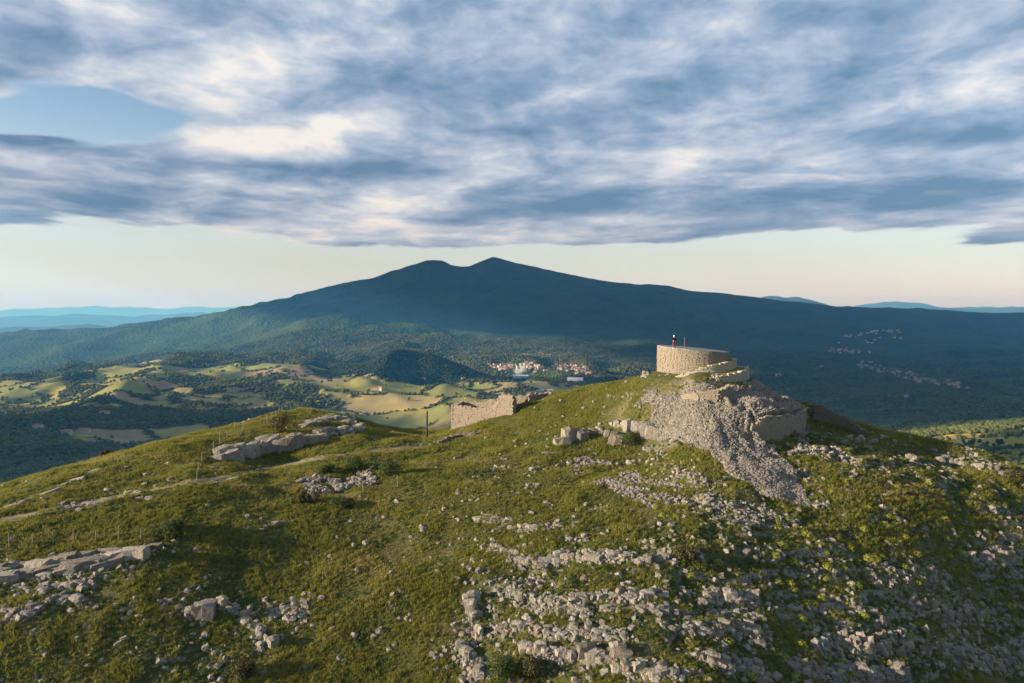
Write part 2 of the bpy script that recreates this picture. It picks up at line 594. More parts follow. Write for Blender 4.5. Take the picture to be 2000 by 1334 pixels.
def soft_poly(x, y, poly, amp=1.0):
    wx = x + (fbm(x * 0.5 + 50, y * 0.5, 3) - 0.5) * amp * 2
    wy = y + (fbm(x * 0.5, y * 0.5 + 50, 3) - 0.5) * amp * 2
    return inpoly(wx, wy, poly).astype(float)


def m_scree(x, y):
    x, y = np.asarray(x, float), np.asarray(y, float)
    r = np.hypot(x - TX, y - TY)
    th = np.arctan2(x - TX, -(y - TY))
    a = soft_poly(x, y, SCREE_W, 0.9) > 0.5
    a |= (r > 10.5) & (r < 14.5) & (th > R(5)) & (th < R(92))
    a |= (r > 8.3) & (r < 15.5) & (th > R(42)) & (th < R(108))
    strip = (r < 8.3 + 1.2 * fbm(x * 0.7, y * 0.7, 2)) & (th < R(42))
    return (a & ~strip).astype(float)


def m_path(x, y):
    w = 0.75 + 0.5 * fbm(x * 0.3, y * 0.3 + 8, 2)
    return 1 - sstep(dist_line(x, y, PATH_W), w * 0.7, w * 1.25)


hx = axis([(-165, -75, 1.2), (-75, 75, 0.36), (75, 165, 1.2)])
hy = axis([(0, 40, 1.6), (40, 122, 0.30), (122, 150, 0.7), (150, 235, 2.2)])
HX, HY = np.meshgrid(hx, hy)
HZ = hill_z(HX, HY)
hill = grid_mesh('hill', hx, hy, HZ, mat_hill())
tag(hill, kind='structure')
fx_, fy_ = HX.ravel(), HY.ravel()
set_float(hill, 'rock', hill_rock(fx_, fy_))
set_float(hill, 'scree', m_scree(fx_, fy_))
set_float(hill, 'bare', np.clip(m_path(fx_, fy_) * 0.9 + 0.4 * sstep(fbm(fx_ * 0.22 + 77, fy_ * 0.22, 4), 0.66, 0.76), 0, 1))

# the footpath: a worn strip laid on the hill
def strip(name, line, width, mat, lift=0.035):
    P2 = [Vector((a, b)) for a, b in line]
    dense = []
    for a, b in zip(P2[:-1], P2[1:]):
        k = max(2, int((b - a).length / 0.4))
        dense += [a.lerp(b, i / k) for i in range(k)]
    v, f = [], []
    r = random.Random(4)
    for i, p in enumerate(dense):
        d = (dense[min(i + 1, len(dense) - 1)] - dense[max(i - 1, 0)]).normalized()
        nrm = Vector((d.y, -d.x))
        w = width * (0.8 + 0.5 * float(fbm(np.array([i * 0.11]), np.array([3.0]), 3)[0]))
        for k in range(5):
            q = p + nrm * ((k - 2) / 2 * w)
            v.append((q.x, q.y, float(hill_z(q.x, q.y)) + (lift if k not in (0, 4) else -0.03)))
        if i:
            for k in range(4):
                f.append(((i - 1) * 5 + k, (i - 1) * 5 + k + 1, i * 5 + k + 1, i * 5 + k))
    o = mesh_obj(name, v, f, mat, None, True)
    tag(o, kind='structure')


M_path = plain('trodden_earth', (0.23, 0.195, 0.11), 0.95, 0.1, 0.5, 1.2)
strip('path', PATH_W, 0.5, M_path)

# ------------------------------------------------------------------ valley, mountain and plain: one sheet to the horizon
far_px = [
    # mountain skyline
    (-400, 730, 5200), (0, 692, 6000), (200, 662, 6600), (400, 626, 7100), (500, 604, 7400), (600, 576, 7700), (740, 547, 7900), (800, 524, 8000), (862, 512, 8050), (905, 522, 8300),
    (965, 504, 8600), (1000, 516, 8500), (1040, 524, 8500), (1140, 547, 8500), (1250, 556, 8500), (1450, 582, 8500), (1600, 596, 8500), (1700, 602, 8500), (1900, 611, 8500), (2000, 612, 8400), (2300, 618, 8200),
    # its slopes
    (700, 600, 6700), (900, 600, 7000), (1100, 600, 7100), (1400, 625, 7000), (1700, 640, 7000), (2000, 650, 6600), (300, 690, 5200), (500, 665, 5600),
    (650, 636, 5500), (720, 660, 5000), (900, 650, 5800), (1000, 690, 4700), (800, 700, 4300), (1250, 680, 5300), (1500, 690, 5300), (1750, 690, 5200), (2000, 700, 4900), (550, 690, 4600),
    # valley floor and rolling fields
    (1050, 722, 3950), (1160, 730, 3800), (960, 730, 3700), (1050, 765, 3000), (900, 790, 2500), (1200, 745, 3500), (1500, 740, 3700), (1750, 735, 3900), (1950, 730, 3900),
    (1600, 790, 2800), (1850, 768, 3000), (1400, 800, 2500),
    (100, 745, 3700), (300, 712, 3700), (420, 708, 3600), (600, 712, 3700), (500, 745, 3000), (300, 760, 2700), (150, 775, 2500), (650, 760, 2700), (700, 800, 2200), (500, 790, 2100),
    (100, 805, 1900), (250, 805, 1800), (0, 895, 1250), (250, 850, 1500), (400, 825, 1700), (120, 860, 1350), (-300, 800, 2000), (-300, 760, 3500), (-700, 800, 2500),
    # spur on the right
    (1760, 830, 1900), (1900, 800, 1750), (2000, 794, 1650), (2200, 780, 1700), (1900, 845, 1150), (2000, 835, 1150), (2000, 890, 760), (2200, 860, 800), (1850, 870, 900),
]
far_pts = [tuple(pix(u, v, d)) for u, v, d in far_px]
far_pts += [(0, 100, -130), (-250, 250, -150), (250, 250, -140), (0, 500, -200), (-400, 700, -230), (400, 600, -175), (0, 1000, -280), (500, 1500, -320), (-1500, 500, -280), (1500, 500, -150), (0, -600, -200),
            (-2000, -500, -300), (2000, -500, -300),
            (0, 11000, -150), (-3000, 10500, -300), (4000, 11000, -250), (0, 14000, -520), (-6000, 9000, -560), (-9000, 12000, -620), (9000, 12000, -560), (-9000, 4000, -560), (9000, 5000, -350),
            (-5500, 5200, -470), (0, 20000, -640), (15000, 18000, -640), (-15000, 18000, -660), (-15000, 5000, -640), (15000, 3000, -600)]
far_tps = TPS(far_pts, 2000.0, 2e-5)


def hillock(x, y):
    c = pix(790, 735, 3250)
    r = np.hypot((x - c[0]) / 330, (y - c[1]) / 300)
    return 100 * np.exp(-r ** 2.2 * 1.25) + 40 * np.exp(-((x - c[0] - 330) / 260) ** 2 - ((y - c[1]) / 260) ** 2)


def far_z(x, y):
    x, y = np.asarray(x, float), np.asarray(y, float)
    r = np.hypot(x, y)
    w = 1 - sstep(r, 15000, 23000)
    t = far_tps(np.clip(x, -24000, 24000), np.clip(y, -3000, 24000))
    z = t * w + (-700) * (1 - w)
    a = sstep(r, 500, 2500) * w
    ridg = fbm(x / 1500 + 3.1, y / 1500, 5, 0.5, True) - 0.55
    fold = fbm(x / 620 + 0.35 * y / 620 + 8.3, y / 900 + 1.7, 3, 0.45, True) - 0.55
    up = sstep(y - 0.25 * np.abs(x), 4300, 6500)
    z = z + a * ridg * (85 + 250 * up * (1 - sstep(y, 7600, 8200)))
    z = z + a * (fbm(x / 380, y / 380 + 7, 4) - 0.5) * (95 - 45 * up)
    z = z + a * fold * 150 * sstep(y, 1500, 2100) * (1 - sstep(y, 3900, 4700)) * (1 - sstep(x, 300, 1200))
    z = z + hillock(x, y)
    for (u, v, d, hgt, rr, ry) in ((862, 512, 8050, -14, 230, 400), (912, 520, 8350, -52, 210, 1300), (966, 504, 8500, 26, 110, 300), (1022, 520, 8500, 12, 150, 300), (1285, 575, 7600, 70, 330, 500), (640, 640, 5600, 60, 420, 600)):
        c = pix(u, v, d)
        z = z + hgt * np.exp(-((x - c[0]) / rr) ** 2 - ((y - c[1]) / ry) ** 2)
    z = z + (1 - w) * (fbm(x / 5000, y / 5000, 3) - 0.5) * 160
    return z


# fields and woods
frng = np.random.default_rng(21)
seeds = np.stack([frng.uniform(-3400, 3200, 900), frng.uniform(900, 5600, 900)], -1)
seed_kind = frng.random(900)


def field_info(x, y):
    sh = np.shape(x)
    q = np.stack([np.ravel(x), np.ravel(y)], -1)
    wq = q + np.stack([fbm(q[:, 0] / 260, q[:, 1] / 260, 3) - 0.5, fbm(q[:, 0] / 260 + 40, q[:, 1] / 260, 3) - 0.5], -1) * 170
    wq[:, 0] *= 0.62
    sd = seeds * np.array([0.62, 1.0])
    idx = np.empty(len(q), int); gap_ = np.empty(len(q))
    for i in range(0, len(q), 20000):
        w_ = wq[i:i + 20000]
        d = (w_ ** 2).sum(1)[:, None] - 2 * w_ @ sd.T + (sd ** 2).sum(1)[None]
        two = np.argpartition(d, 1, axis=1)[:, :2]
        dd = np.sqrt(np.maximum(np.take_along_axis(d, two, 1), 0))
        o = np.argsort(dd, 1)
        two = np.take_along_axis(two, o, 1); dd = np.take_along_axis(dd, o, 1)
        idx[i:i + 20000] = two[:, 0]; gap_[i:i + 20000] = dd[:, 1] - dd[:, 0]
    return idx.reshape(sh), gap_.reshape(sh)


def proj(x, y, z):
    c, s = math.cos(PITCH), math.sin(PITCH)
    dep = y * c - z * s
    return PW / 2 + FPX * x / dep, PH / 2 - FPX * (y * s + z * c) / dep


# where open farmland lies (outlines traced on the photograph, laid on the land)
FARM = [[(-60, 740), (60, 745), (150, 722), (290, 705), (480, 705), (600, 708), (700, 716), (760, 745), (860, 745), (960, 748), (1060, 745), (1180, 752), (1250, 770), (1200, 800), (1000, 860), (700, 860), (560, 800), (420, 800), (200, 792), (-60, 800)],
        [(150, 835), (260, 838), (400, 828), (420, 850), (250, 872), (160, 860)],
        [(1780, 870), (1850, 842), (1900, 848), (2080, 822), (2080, 880), (1900, 880)],
        [(1000, 684), (1090, 686), (1080, 700), (1010, 698)]]


def land_cover(x, y, z):
    u, v = proj(x, np.maximum(y, 200.0), z)
    farm = np.zeros(np.shape(x), bool)
    for p in FARM:
        farm |= inpoly(u + (fbm(x / 300, y / 300, 3) - 0.5) * 60, v + (fbm(x / 300 + 9, y / 300, 3) - 0.5) * 14, p)
    idx = np.zeros(np.shape(x), int); gp = np.full(np.shape(x), 99.0)
    if farm.any():
        idx[farm], gp[farm] = field_info(x[farm], y[farm])
    wood_n = fbm(x / 330 + 11, y / 330 + 3, 4)
    k = seed_kind[idx]
    wood_field = (k < 0.05) | (wood_n > 0.66)
    hedge = (gp < 8) & (fbm(x / 60 + 5, y / 60, 2) > 0.40)
    c = pix(790, 735, 3250)
    hk = np.hypot((x - c[0]) / 400, (y - c[1]) / 330) < 1.0 + 0.3 * (wood_n - .5)
    forest = (~farm) | wood_field | hedge | hk
    return forest, farm, idx, k


def valley_col(x, y, z):
    forest, farm, idx, k = land_cover(x, y, z)
    n = len(x)
    col = np.zeros((n, 3))
    fl = np.array([(0.20, 0.20, 0.065), (0.235, 0.215, 0.075), (0.165, 0.175, 0.06), (0.27, 0.225, 0.10), (0.21, 0.165, 0.09), (0.185, 0.19, 0.06)])
    pick = (seed_kind * 97).astype(int) % 6
    f = fl[pick[idx]]
    fo = np.array((0.030, 0.048, 0.018)) * (0.7 + 0.7 * fbm(x / 120, y / 120, 4))[:, None]
    col = np.where(forest[:, None], fo, f)
    # scattered yellow patches on the right spur
    u, v = proj(x, np.maximum(y, 200.0), z)
    yb = inpoly(u, v, FARM[2]) & (fbm(x / 40, y / 40, 3) > 0.42)
    col[yb] = (0.26, 0.20, 0.02)
    # far plain
    r = np.hypot(x, y)
    w = sstep(r, 12000, 18000)[:, None]
    pl = np.where((fbm(x / 900, y / 900, 4) > 0.5)[:, None], (0.10, 0.10, 0.045), (0.03, 0.045, 0.02))
    return col * (1 - w) + pl * w, forest


def mat_valley():
    m, g = new_mat('valley_ground')
    p = wpos(g)
    c = attr(g, 'Col').outputs['Color']
    n = g.noise(p, 0.02, 7, 0.65)
    n2 = g.noise(p, 0.006, 6, 0.6)
    c = g.v('SCALE', c, scale=g.m('ADD', 0.55, g.m('MULTIPLY', n, 0.9)))
    c = g.mix(g.smooth(n2, 0.52, 0.68), c, g.v('MULTIPLY', c, (1.35, 1.2, 0.9)))
    # tree crowns of the far woods
    v = g.n.new('ShaderNodeTexVoronoi'); v.inputs['Scale'].default_value = 0.035; g.l.new(p, v.inputs['Vector'])
    wd = attr(g, 'wood').outputs['Fac']
    h = g.m('MULTIPLY', g.m('ADD', g.m('SUBTRACT', 1.0, v.outputs['Distance']), n), wd)
    return finish(m, g, c, 0.95, h, 9.0, 1.0, 0.05)


vx = np.unique(np.concatenate([axis([(-55000, -20000, 3500), (-20000, -7000, 500), (-7000, -2900, 70), (-2900, 2600, 17), (2600, 7000, 60), (7000, 20000, 500), (20000, 55000, 3500)])]))
vy = np.unique(np.concatenate([axis([(-14000, -2000, 3000), (-2000, 600, 130), (600, 4700, 18), (4700, 9200, 42), (9200, 12000, 160), (12000, 24000, 600), (24000, 60000, 3000)])]))
VX, VY = np.meshgrid(vx, vy)
VZ = far_z(VX, VY)
# lower the sheet under the near hill
VZ = VZ - 40 * (1 - sstep(np.hypot(VX, VY - 100), 180, 420))
valley = grid_mesh('valley_and_mountain', vx, vy, VZ, mat_valley())
tag(valley, kind='structure')
vc, vf = valley_col(VX.ravel(), VY.ravel(), VZ.ravel())
set_color(valley, 'Col', vc)
set_float(valley, 'wood', vf.astype(float))

# ------------------------------------------------------------------ blue ridges on the horizon
M_ridge = plain('distant_woodland', (0.045, 0.06, 0.03), 0.95, 0.05, 0.5, 0.0008)


def ridge(name, prof, d, depth, base, seed):
    us = np.array([p[0] for p in prof], float); vs_ = np.array([p[1] for p in prof], float)
    uu = np.linspace(us[0], us[-1], 140)
    vv = np.interp(uu, us, vs_)
    a, b = ray(uu, vv)
    xs = a * d; top = b * d + (fbm(uu / 26 + seed, uu * 0, 4) - 0.5) * 0.003 * d
    ys = np.linspace(d - depth, d + depth, 25)
    k = np.clip(1 - np.abs(np.linspace(-1, 1, 25)), 0, 1) ** 0.8
    XX, YY = np.meshgrid(xs, ys)
    ZZ = base + (top[None] - base) * k[:, None] * (0.9 + 0.2 * fbm(XX / 1500 + seed, YY / 1500, 4)) / 1.0
    o = grid_mesh(name, xs, ys, ZZ, M_ridge)
    tag(o, kind='structure')


ridge('distant_hills', [(-300, 655), (0, 640), (80, 636), (170, 634), (260, 640), (340, 632), (430, 628), (520, 640), (620, 668)], 15500, 2500, -760, 1)
ridge('distant_hills', [(-300, 632), (0, 619), (150, 613), (250, 617), (360, 611), (450, 615), (560, 618), (700, 640)], 27000, 4000, -900, 5)
ridge('distant_hills', [(-300, 610), (0, 606), (130, 600), (190, 596), (260, 601), (330, 604), (380, 599), (450, 600), (560, 606), (700, 625)], 48000, 6000, -1000, 9)
ridge('distant_hills', [(1380, 640), (1450, 596), (1490, 584), (1520, 580), (1560, 584), (1600, 592), (1700, 620), (1800, 640)], 17000, 2000, -760, 3)
ridge('distant_hills', [(1560, 640), (1640, 604), (1700, 594), (1750, 589), (1790, 593), (1850, 598), (2000, 599), (2300, 604)], 26000, 3500, -900, 7)
ridge('distant_hills', [(1640, 640), (1720, 606), (1820, 602), (1900, 604), (2000, 602), (2300, 600)], 21000, 2500, -850, 12)

# ------------------------------------------------------------------ air
hz_me = bpy.data.meshes.new('haze')
bm = bmesh.new()
bmesh.ops.create_cube(bm, size=1.0, matrix=Matrix.Translation((0, 23000, -380)) @ Matrix.Diagonal((116000, 80000, 2200, 1)))
bm.to_mesh(hz_me); bm.free()
m, g = new_mat('haze_air')
pv = g.n.new('ShaderNodeVolumePrincipled')
pv.inputs['Density'].default_value = 6.8e-5
pv.inputs['Color'].default_value = (0.068, 0.29, 0.62, 1)
pv.inputs['Absorption Color'].default_value = (0.8, 0.6, 0.4, 1)
pv.inputs['Anisotropy'].default_value = 0.0
out = g.n.new('ShaderNodeOutputMaterial')
g.l.new(pv.outputs[0], out.inputs['Volume'])
haze = obj_from('haze', hz_me, m)
tag(haze, kind='stuff')

# ------------------------------------------------------------------ clouds to the left of the view whose shadows lie on the mountain and the woods
M_cloud = plain('cloud_white', (0.85, 0.86, 0.88), 1.0, 0.0)
CLOUD_H = 3600.0
SHIFT = Vector((SUN_DIR.x, SUN_DIR.y, 0)) * (CLOUD_H / SUN_DIR.z)


def cloud(cx, cy, gz, sx, sy, seed):
    """cloud whose shadow is centred on the ground at (cx, cy, gz)"""
    bm = bmesh.new()
    bmesh.ops.create_icosphere(bm, subdivisions=5, radius=1.0)
    q = np.array([v.co for v in bm.verts])
    n = fbm(q[:, 0] * 2.2 + seed, q[:, 1] * 2.2 + seed + q[:, 2], 5)
    q2 = q * (0.62 + 0.75 * n)[:, None]
    q2[:, 2] *= np.where(q[:, 2] > 0, 0.5, 0.2)
    for v, w in zip(bm.verts, q2):
        v.co = w
    me = bpy.data.meshes.new('cloud'); bm.to_mesh(me); bm.free()
    me.shade_smooth()
    o = obj_from('cloud', me, M_cloud)
    k = (CLOUD_H - gz) / SUN_DIR.z
    o.location = (cx + SUN_DIR.x * k, cy + SUN_DIR.y * k, CLOUD_H)
    o.scale = (sx, sy, 700)
    tag(o, kind='structure')


cloud(-500, 8200, 0, 2700, 2200, 1)
cloud(2600, 7400, -100, 3000, 2600, 4)
cloud(5600, 7000, -200, 2600, 3200, 8)
cloud(3200, 4400, -350, 2400, 1500, 12)
cloud(-1000, 1450, -290, 1000, 450, 19)
cloud(1300, 2700, -350, 900, 650, 23)
cloud(1250, 1780, -260, 620, 330, 27)
cloud(640, 840, -172, 200, 95, 31)  # unseen cloud, added to darken the tree clump behind the right ridge


# ------------------------------------------------------------------ masonry
def box_verts(c, ax, ay, az, jit, r):
    """a stone: a box round c with half axes ax, ay, az, its corners shaken"""
    out = []
    for sx in (-1, 1):
        for sy in (-1, 1):
            for sz in (-1, 1):
                j = 1 - jit * r.random()
                j2 = 1 - jit * r.random()
                j3 = 1 - jit * r.random()
                out.append(c + ax * (sx * j) + ay * (sy * j2) + az * (sz * j3))
    return out


BOXF = [(0, 1, 3, 2), (4, 6, 7, 5), (0, 4, 5, 1), (2, 3, 7, 6), (0, 2, 6, 4), (1, 5, 7, 3)]


class Poly:
    def __init__(s):
        s.v, s.f = [], []

    def add(s, verts, faces):
        o = len(s.v)
        s.v += [tuple(q) for q in verts]
        s.f += [tuple(o + i for i in f) for f in faces]

    def build(s, name, mat, parent=None, smooth=False):
        return mesh_obj(name, s.v, s.f, mat, parent, smooth)


def masonry(path, z0, z1, thick, parent, mat, mat_core, course=0.24, length=0.42, seed=1, faces=(1, -1), ragged=0.0, name='stonework', closed=False):
    """a wall along a path of (x, y); z0, z1 give the foot and the top at every path point; stones on its faces and top"""
    r = random.Random(seed)
    P = [Vector((x, y, 0)) for x, y in path]
    n = len(P)
    acc = [0.0]
    for a, b in zip(P[:-1], P[1:]):
        acc.append(acc[-1] + (b - a).length)
    L = acc[-1]

    def at(s):
        s = min(max(s, 0), L - 1e-6)
        for i in range(n - 1):
            if s <= acc[i + 1]:
                t = (s - acc[i]) / max(acc[i + 1] - acc[i], 1e-9)
                d = (P[i + 1] - P[i]).normalized()
                return P[i].lerp(P[i + 1], t), d, z0[i] * (1 - t) + z0[i + 1] * t, z1[i] * (1 - t) + z1[i + 1] * t
    core = Poly()
    m = max(2, int(L / 0.5))
    h = thick / 2 - 0.045
    rows = []
    for i in range(m + 1):
        p, d, a, b = at(L * i / m)
        nrm = Vector((d.y, -d.x, 0))
        rows.append([p + nrm * h + Vector((0, 0, a)), p + nrm * h + Vector((0, 0, b - 0.08)), p - nrm * h + Vector((0, 0, b - 0.08)), p - nrm * h + Vector((0, 0, a))])
    v = [q for row in rows for q in row]
    f = []
    for i in range(m):
        for k in range(4):
            f.append((i * 4 + k, i * 4 + (k + 1) % 4, i * 4 + 4 + (k + 1) % 4, i * 4 + 4 + k))
    f += [(3, 2, 1, 0), (m * 4, m * 4 + 1, m * 4 + 2, m * 4 + 3)]
    core.add(v, f)
    core.build('wall_core', mat_core, parent)
    st = Poly()
    zlo, zhi = min(z0), max(z1)
    z = zlo
    while z < zhi:
        ch = course * r.uniform(0.75, 1.3)
        for side in faces:
            s = -r.random() * length
            while s < L:
                ln = length * r.uniform(0.5, 1.5)
                p, d, a, b = at(s + ln / 2)
                s += ln
                top = b + ragged * (r.random() - 0.6)
                if z + ch * 0.4 < a or z + ch * 0.6 > top:
                    continue
                nrm = Vector((d.y, -d.x, 0)) * side
                c = p + nrm * (thick / 2 - 0.12 + r.uniform(-0.03, 0.05)) + Vector((0, 0, z + ch / 2))
                st.add(box_verts(c, d * (ln / 2 * 1.06), nrm * 0.14, Vector((0, 0, ch / 2 * 0.97)), 0.13, r), BOXF)
        z += ch
    # cap stones, lying across the wall
    s = 0.0
    while s < L:
        ln = length * r.uniform(0.6, 1.6)
        p, d, a, b = at(s + ln / 2)
        s += ln
        if b - a < 0.15:
            continue
        nrm = Vector((d.y, -d.x, 0))
        k = max(1, int(thick / 0.4))
        for q in range(k):
            off = (q + 0.5) / k * thick - thick / 2
            c = p + nrm * (off + r.uniform(-.04, .04)) + Vector((0, 0, b - 0.05 + r.uniform(-0.05, 0.06) - ragged * r.random() * 0.3))
            st.add(box_verts(c, d * (ln / 2 * 0.95), nrm * (thick / k / 2 * 0.95), Vector((0, 0, 0.11)), 0.25, r), BOXF)
    o = st.build(name, mat, parent)
    o['kind'] = 'stuff'
    return o


M_core2 = plain('dark_wall_fill', (0.14, 0.125, 0.10), 0.95, 0.1, 0.35, 3.0)
M_core = plain('mortar_and_earth', (0.24, 0.21, 0.165), 0.95, 0.1, 0.35, 3.0)
M_slab = plain('weathered_concrete', (0.17, 0.17, 0.172), 0.9, 0.15, 0.25, 2.0)
M_turf = plain('ramp_turf', (0.13, 0.115, 0.035), 0.95, 0.1, 0.5, 2.5)

# ------------------------------------------------------------------ the round tower with its spiral ramps
tower = empty('stone_tower', (TX, TY, -10.6))
tag(tower, 'round ruined stone tower with flat roof and spiral ramps on the hilltop', 'tower')


def ring(rad_, t0, t1, n):
    th = np.linspace(R(t0), R(t1), n)
    return th, [(rad_ * math.sin(t), -rad_ * math.cos(t)) for t in th]


BZ = -10.6
top_at = lambda x: -6.02 - 0.092 * x - BZ       # the flat roof leans to the right
th, pth = ring(4.65, -180, 180, 60)
masonry(pth, [0.0] * 60, [top_at(p[0]) - 0.02 for p in pth], 0.7, tower, M_masonry, M_core, seed=3, faces=(1,), course=0.22, length=0.4)
sl = Poly()
nn = 56
ra = [5.0 * (1 + 0.012 * random.uniform(-1, 1)) for _ in range(nn)]
cir = [(ra[i] * math.sin(2 * math.pi * i / nn), -ra[i] * math.cos(2 * math.pi * i / nn)) for i in range(nn)]
sl.add([(x, y, top_at(x) + 0.10) for x, y in cir] + [(x, y, top_at(x) - 0.08) for x, y in cir],
       [tuple(range(nn)), tuple(range(2 * nn - 1, nn - 1, -1))] + [(i, nn + i, nn + (i + 1) % nn, (i + 1) % nn) for i in range(nn)])
sl.build('roof_slab', M_slab, tower)


def ramp(r_in, r_out, t0, t1, zfun, seed):
    n = 40
    th, pth = ring(r_out - 0.35, t0, t1, n)
    zt = [zfun(math.degrees(t)) - BZ for t in th]
    masonry(pth, [-1.2] * n, zt, 0.7, tower, M_masonry, M_core, seed=seed, faces=(1,), course=0.22, length=0.42, ragged=0.45)
    fl = Poly()
    v = []
    for t, z in zip(th, zt):
        v += [(r_in * math.sin(t), -r_in * math.cos(t), z + 0.12), ((r_out - 0.5) * math.sin(t), -(r_out - 0.5) * math.cos(t), z - 0.02)]
    fl.add(v, [(2 * i, 2 * i + 1, 2 * i + 3, 2 * i + 2) for i in range(n - 1)])
    fl.build('ramp_floor', M_turf, tower)


ramp(4.7, 6.05, -75, 112, lambda t: np.interp(t, [-75, -35, 0, 45, 85, 112], [-10.4, -9.4, -8.0, -7.5, -7.3, -7.6]), 11)
ramp(5.7, 7.75, -62, 118, lambda t: np.interp(t, [-62, -32, 0, 40, 70, 118], [-11.0, -10.6, -9.45, -8.75, -8.45, -8.8]), 12)
th, pth = ring(6.7, -100, -58, 14)
masonry(pth, [-1.2] * 14, [1.1, 1.3, 1.25, 1.0, 0.9, 0.85, 0.7, 0.65, 0.5, 0.4, 0.35, 0.3, 0.2, 0.1], 0.8, tower, M_masonry, M_core, seed=13, ragged=0.25)

# thin pole on the roof
M_rust = plain('rusty_iron', (0.16, 0.085, 0.05), 0.8, 0.3, 0.4, 9.0)
M_wood = plain('grey_post_wood', (0.22, 0.19, 0.13), 0.9, 0.15, 0.35, 8.0)
M_darkwood = plain('dark_pole_wood', (0.055, 0.04, 0.032), 0.9, 0.15, 0.3, 5.0)


def tube(pts, rads, seg=8):
    q = Poly()
    n = len(pts)
    v = []
    for i, (p, r_) in enumerate(zip(pts, rads)):
        p = Vector(p)
        d = (Vector(pts[min(i + 1, n - 1)]) - Vector(pts[max(i - 1, 0)])).normalized()
        a = d.orthogonal().normalized() if abs(d.z) < 0.9 else Vector((1, 0, 0))
        a = (a - d * a.dot(d)).normalized()
        b = d.cross(a)
        v += [p + (a * math.cos(2 * math.pi * k / seg) + b * math.sin(2 * math.pi * k / seg)) * r_ for k in range(seg)]
    f = []
    for i in range(n - 1):
        for k in range(seg):
            f.append((i * seg + k, i * seg + (k + 1) % seg, (i + 1) * seg + (k + 1) % seg, (i + 1) * seg + k))
    f += [tuple(range(seg - 1, -1, -1)), tuple(range((n - 1) * seg, n * seg))]
    q.add(v, f)
    return q


def roof_point(u, v):
    """point of the tower roof under a pixel"""
    a, b = ray(u, v)
    best = None
    for d in np.arange(90, 106, 0.05):
        z = top_at(a * d - TX) + BZ + 0.10
        if b * d <= z:
            best = (a * d, d, z); break
    return best or (a * 98, 98, top_at(a * 98 - TX) + BZ + 0.10)


rp = roof_point(1337, 681)
pole = empty('iron_pole', rp)
tag(pole, 'thin rusty iron pole standing on the tower roof beside the person', 'pole')
tube([(0, 0, -0.1), (0, 0, 0.8), (0, 0, 1.62)], [0.045, 0.04, 0.035]).build('shaft', M_rust, pole)
tube([(-0.16, 0, 1.38), (0.16, 0, 1.38)], [0.03, 0.03]).build('short_arm', M_rust, pole)
tube([(0, 0, -0.02), (0, 0, 0.1)], [0.16, 0.11], 10).build('base', M_slab, pole)

# ------------------------------------------------------------------ person on the roof
M_skin = plain('skin', (0.50, 0.32, 0.24), 0.6, 0.3)
M_black = plain('black_cloth', (0.012, 0.012, 0.014), 0.9, 0.2)
M_red = plain('red_cloth', (0.22, 0.055, 0.045), 0.9, 0.2, 0.2, 30)
M_white = plain('white_cloth', (0.72, 0.72, 0.70), 0.8, 0.2)
M_dark = plain('dark_plastic', (0.03, 0.03, 0.035), 0.5, 0.4)


def skin_mesh(name, verts, edges, radii, mat, parent, sub=2, root=0):
    me = bpy.data.meshes.new(name)
    me.from_pydata(verts, edges, [])
    o = bpy.data.objects.new(name, me)
    COL.objects.link(o)
    o.modifiers.new('skin', 'SKIN').use_smooth_shade = True
    sv = me.skin_vertices[0].data
    for i, r_ in enumerate(radii):
        sv[i].radius = r_ if isinstance(r_, tuple) else (r_, r_)
        sv[i].use_root = i == root
    ss = o.modifiers.new('sub', 'SUBSURF'); ss.levels = sub; ss.render_levels = sub
    dg = bpy.context.evaluated_depsgraph_get()
    m2 = bpy.data.meshes.new_from_object(o.evaluated_get(dg))
    bpy.data.objects.remove(o); bpy.data.meshes.remove(me)
    m2.name = name
    m2.materials.clear()
    return obj_from(name, m2, mat, parent, True)


rp = roof_point(1316.5, 680.6)
person = empty('person', rp, R(12))
tag(person, 'person in black top, red trousers and white cap standing on the tower roof', 'person')
# facing away from the camera, forearms raised in front
bv = [(0, 0, 0.95), (0, -0.01, 1.15), (0, 0.0, 1.36), (0, 0.01, 1.47), (0, 0.03, 1.56), (0, 0.03, 1.66), (0, 0.02, 1.73),
      (-0.19, 0.0, 1.39), (-0.27, 0.0, 1.14), (-0.15, 0.22, 1.12), (-0.07, 0.29, 1.15),
      (0.19, 0.0, 1.39), (0.28, 0.0, 1.14), (0.16, 0.22, 1.12), (0.08, 0.29, 1.15),
      (-0.10, 0, 0.88), (-0.13, 0.01, 0.48), (-0.14, -0.02, 0.09), (-0.15, 0.13, 0.035),
      (0.10, 0, 0.88), (0.13, 0.01, 0.48), (0.15, -0.02, 0.09), (0.16, 0.13, 0.035)]
be = [(0, 1), (1, 2), (2, 3), (3, 4), (4, 5), (5, 6), (2, 7), (7, 8), (8, 9), (9, 10), (2, 11), (11, 12), (12, 13), (13, 14), (0, 15), (15, 16), (16, 17), (17, 18), (0, 19), (19, 20), (20, 21), (21, 22)]
br = [0.135, 0.12, 0.13, 0.055, 0.075, 0.09, 0.06, 0.065, 0.045, 0.035, 0.03, 0.065, 0.045, 0.035, 0.03, 0.09, 0.06, 0.04, 0.035, 0.09, 0.06, 0.04, 0.035]
skin_mesh('body', bv, be, br, M_skin, person)
skin_mesh('black_top', [(0, 0, 0.88), bv[1], bv[2], (0, 0.01, 1.43), bv[7], bv[8], (-0.17, 0.19, 1.12), bv[11], bv[12], (0.18, 0.19, 1.12)],
          [(0, 1), (1, 2), (2, 3), (2, 4), (4, 5), (5, 6), (2, 7), (7, 8), (8, 9)], [0.155, 0.145, 0.15, 0.075, 0.085, 0.065, 0.055, 0.085, 0.065, 0.055], M_black, person)
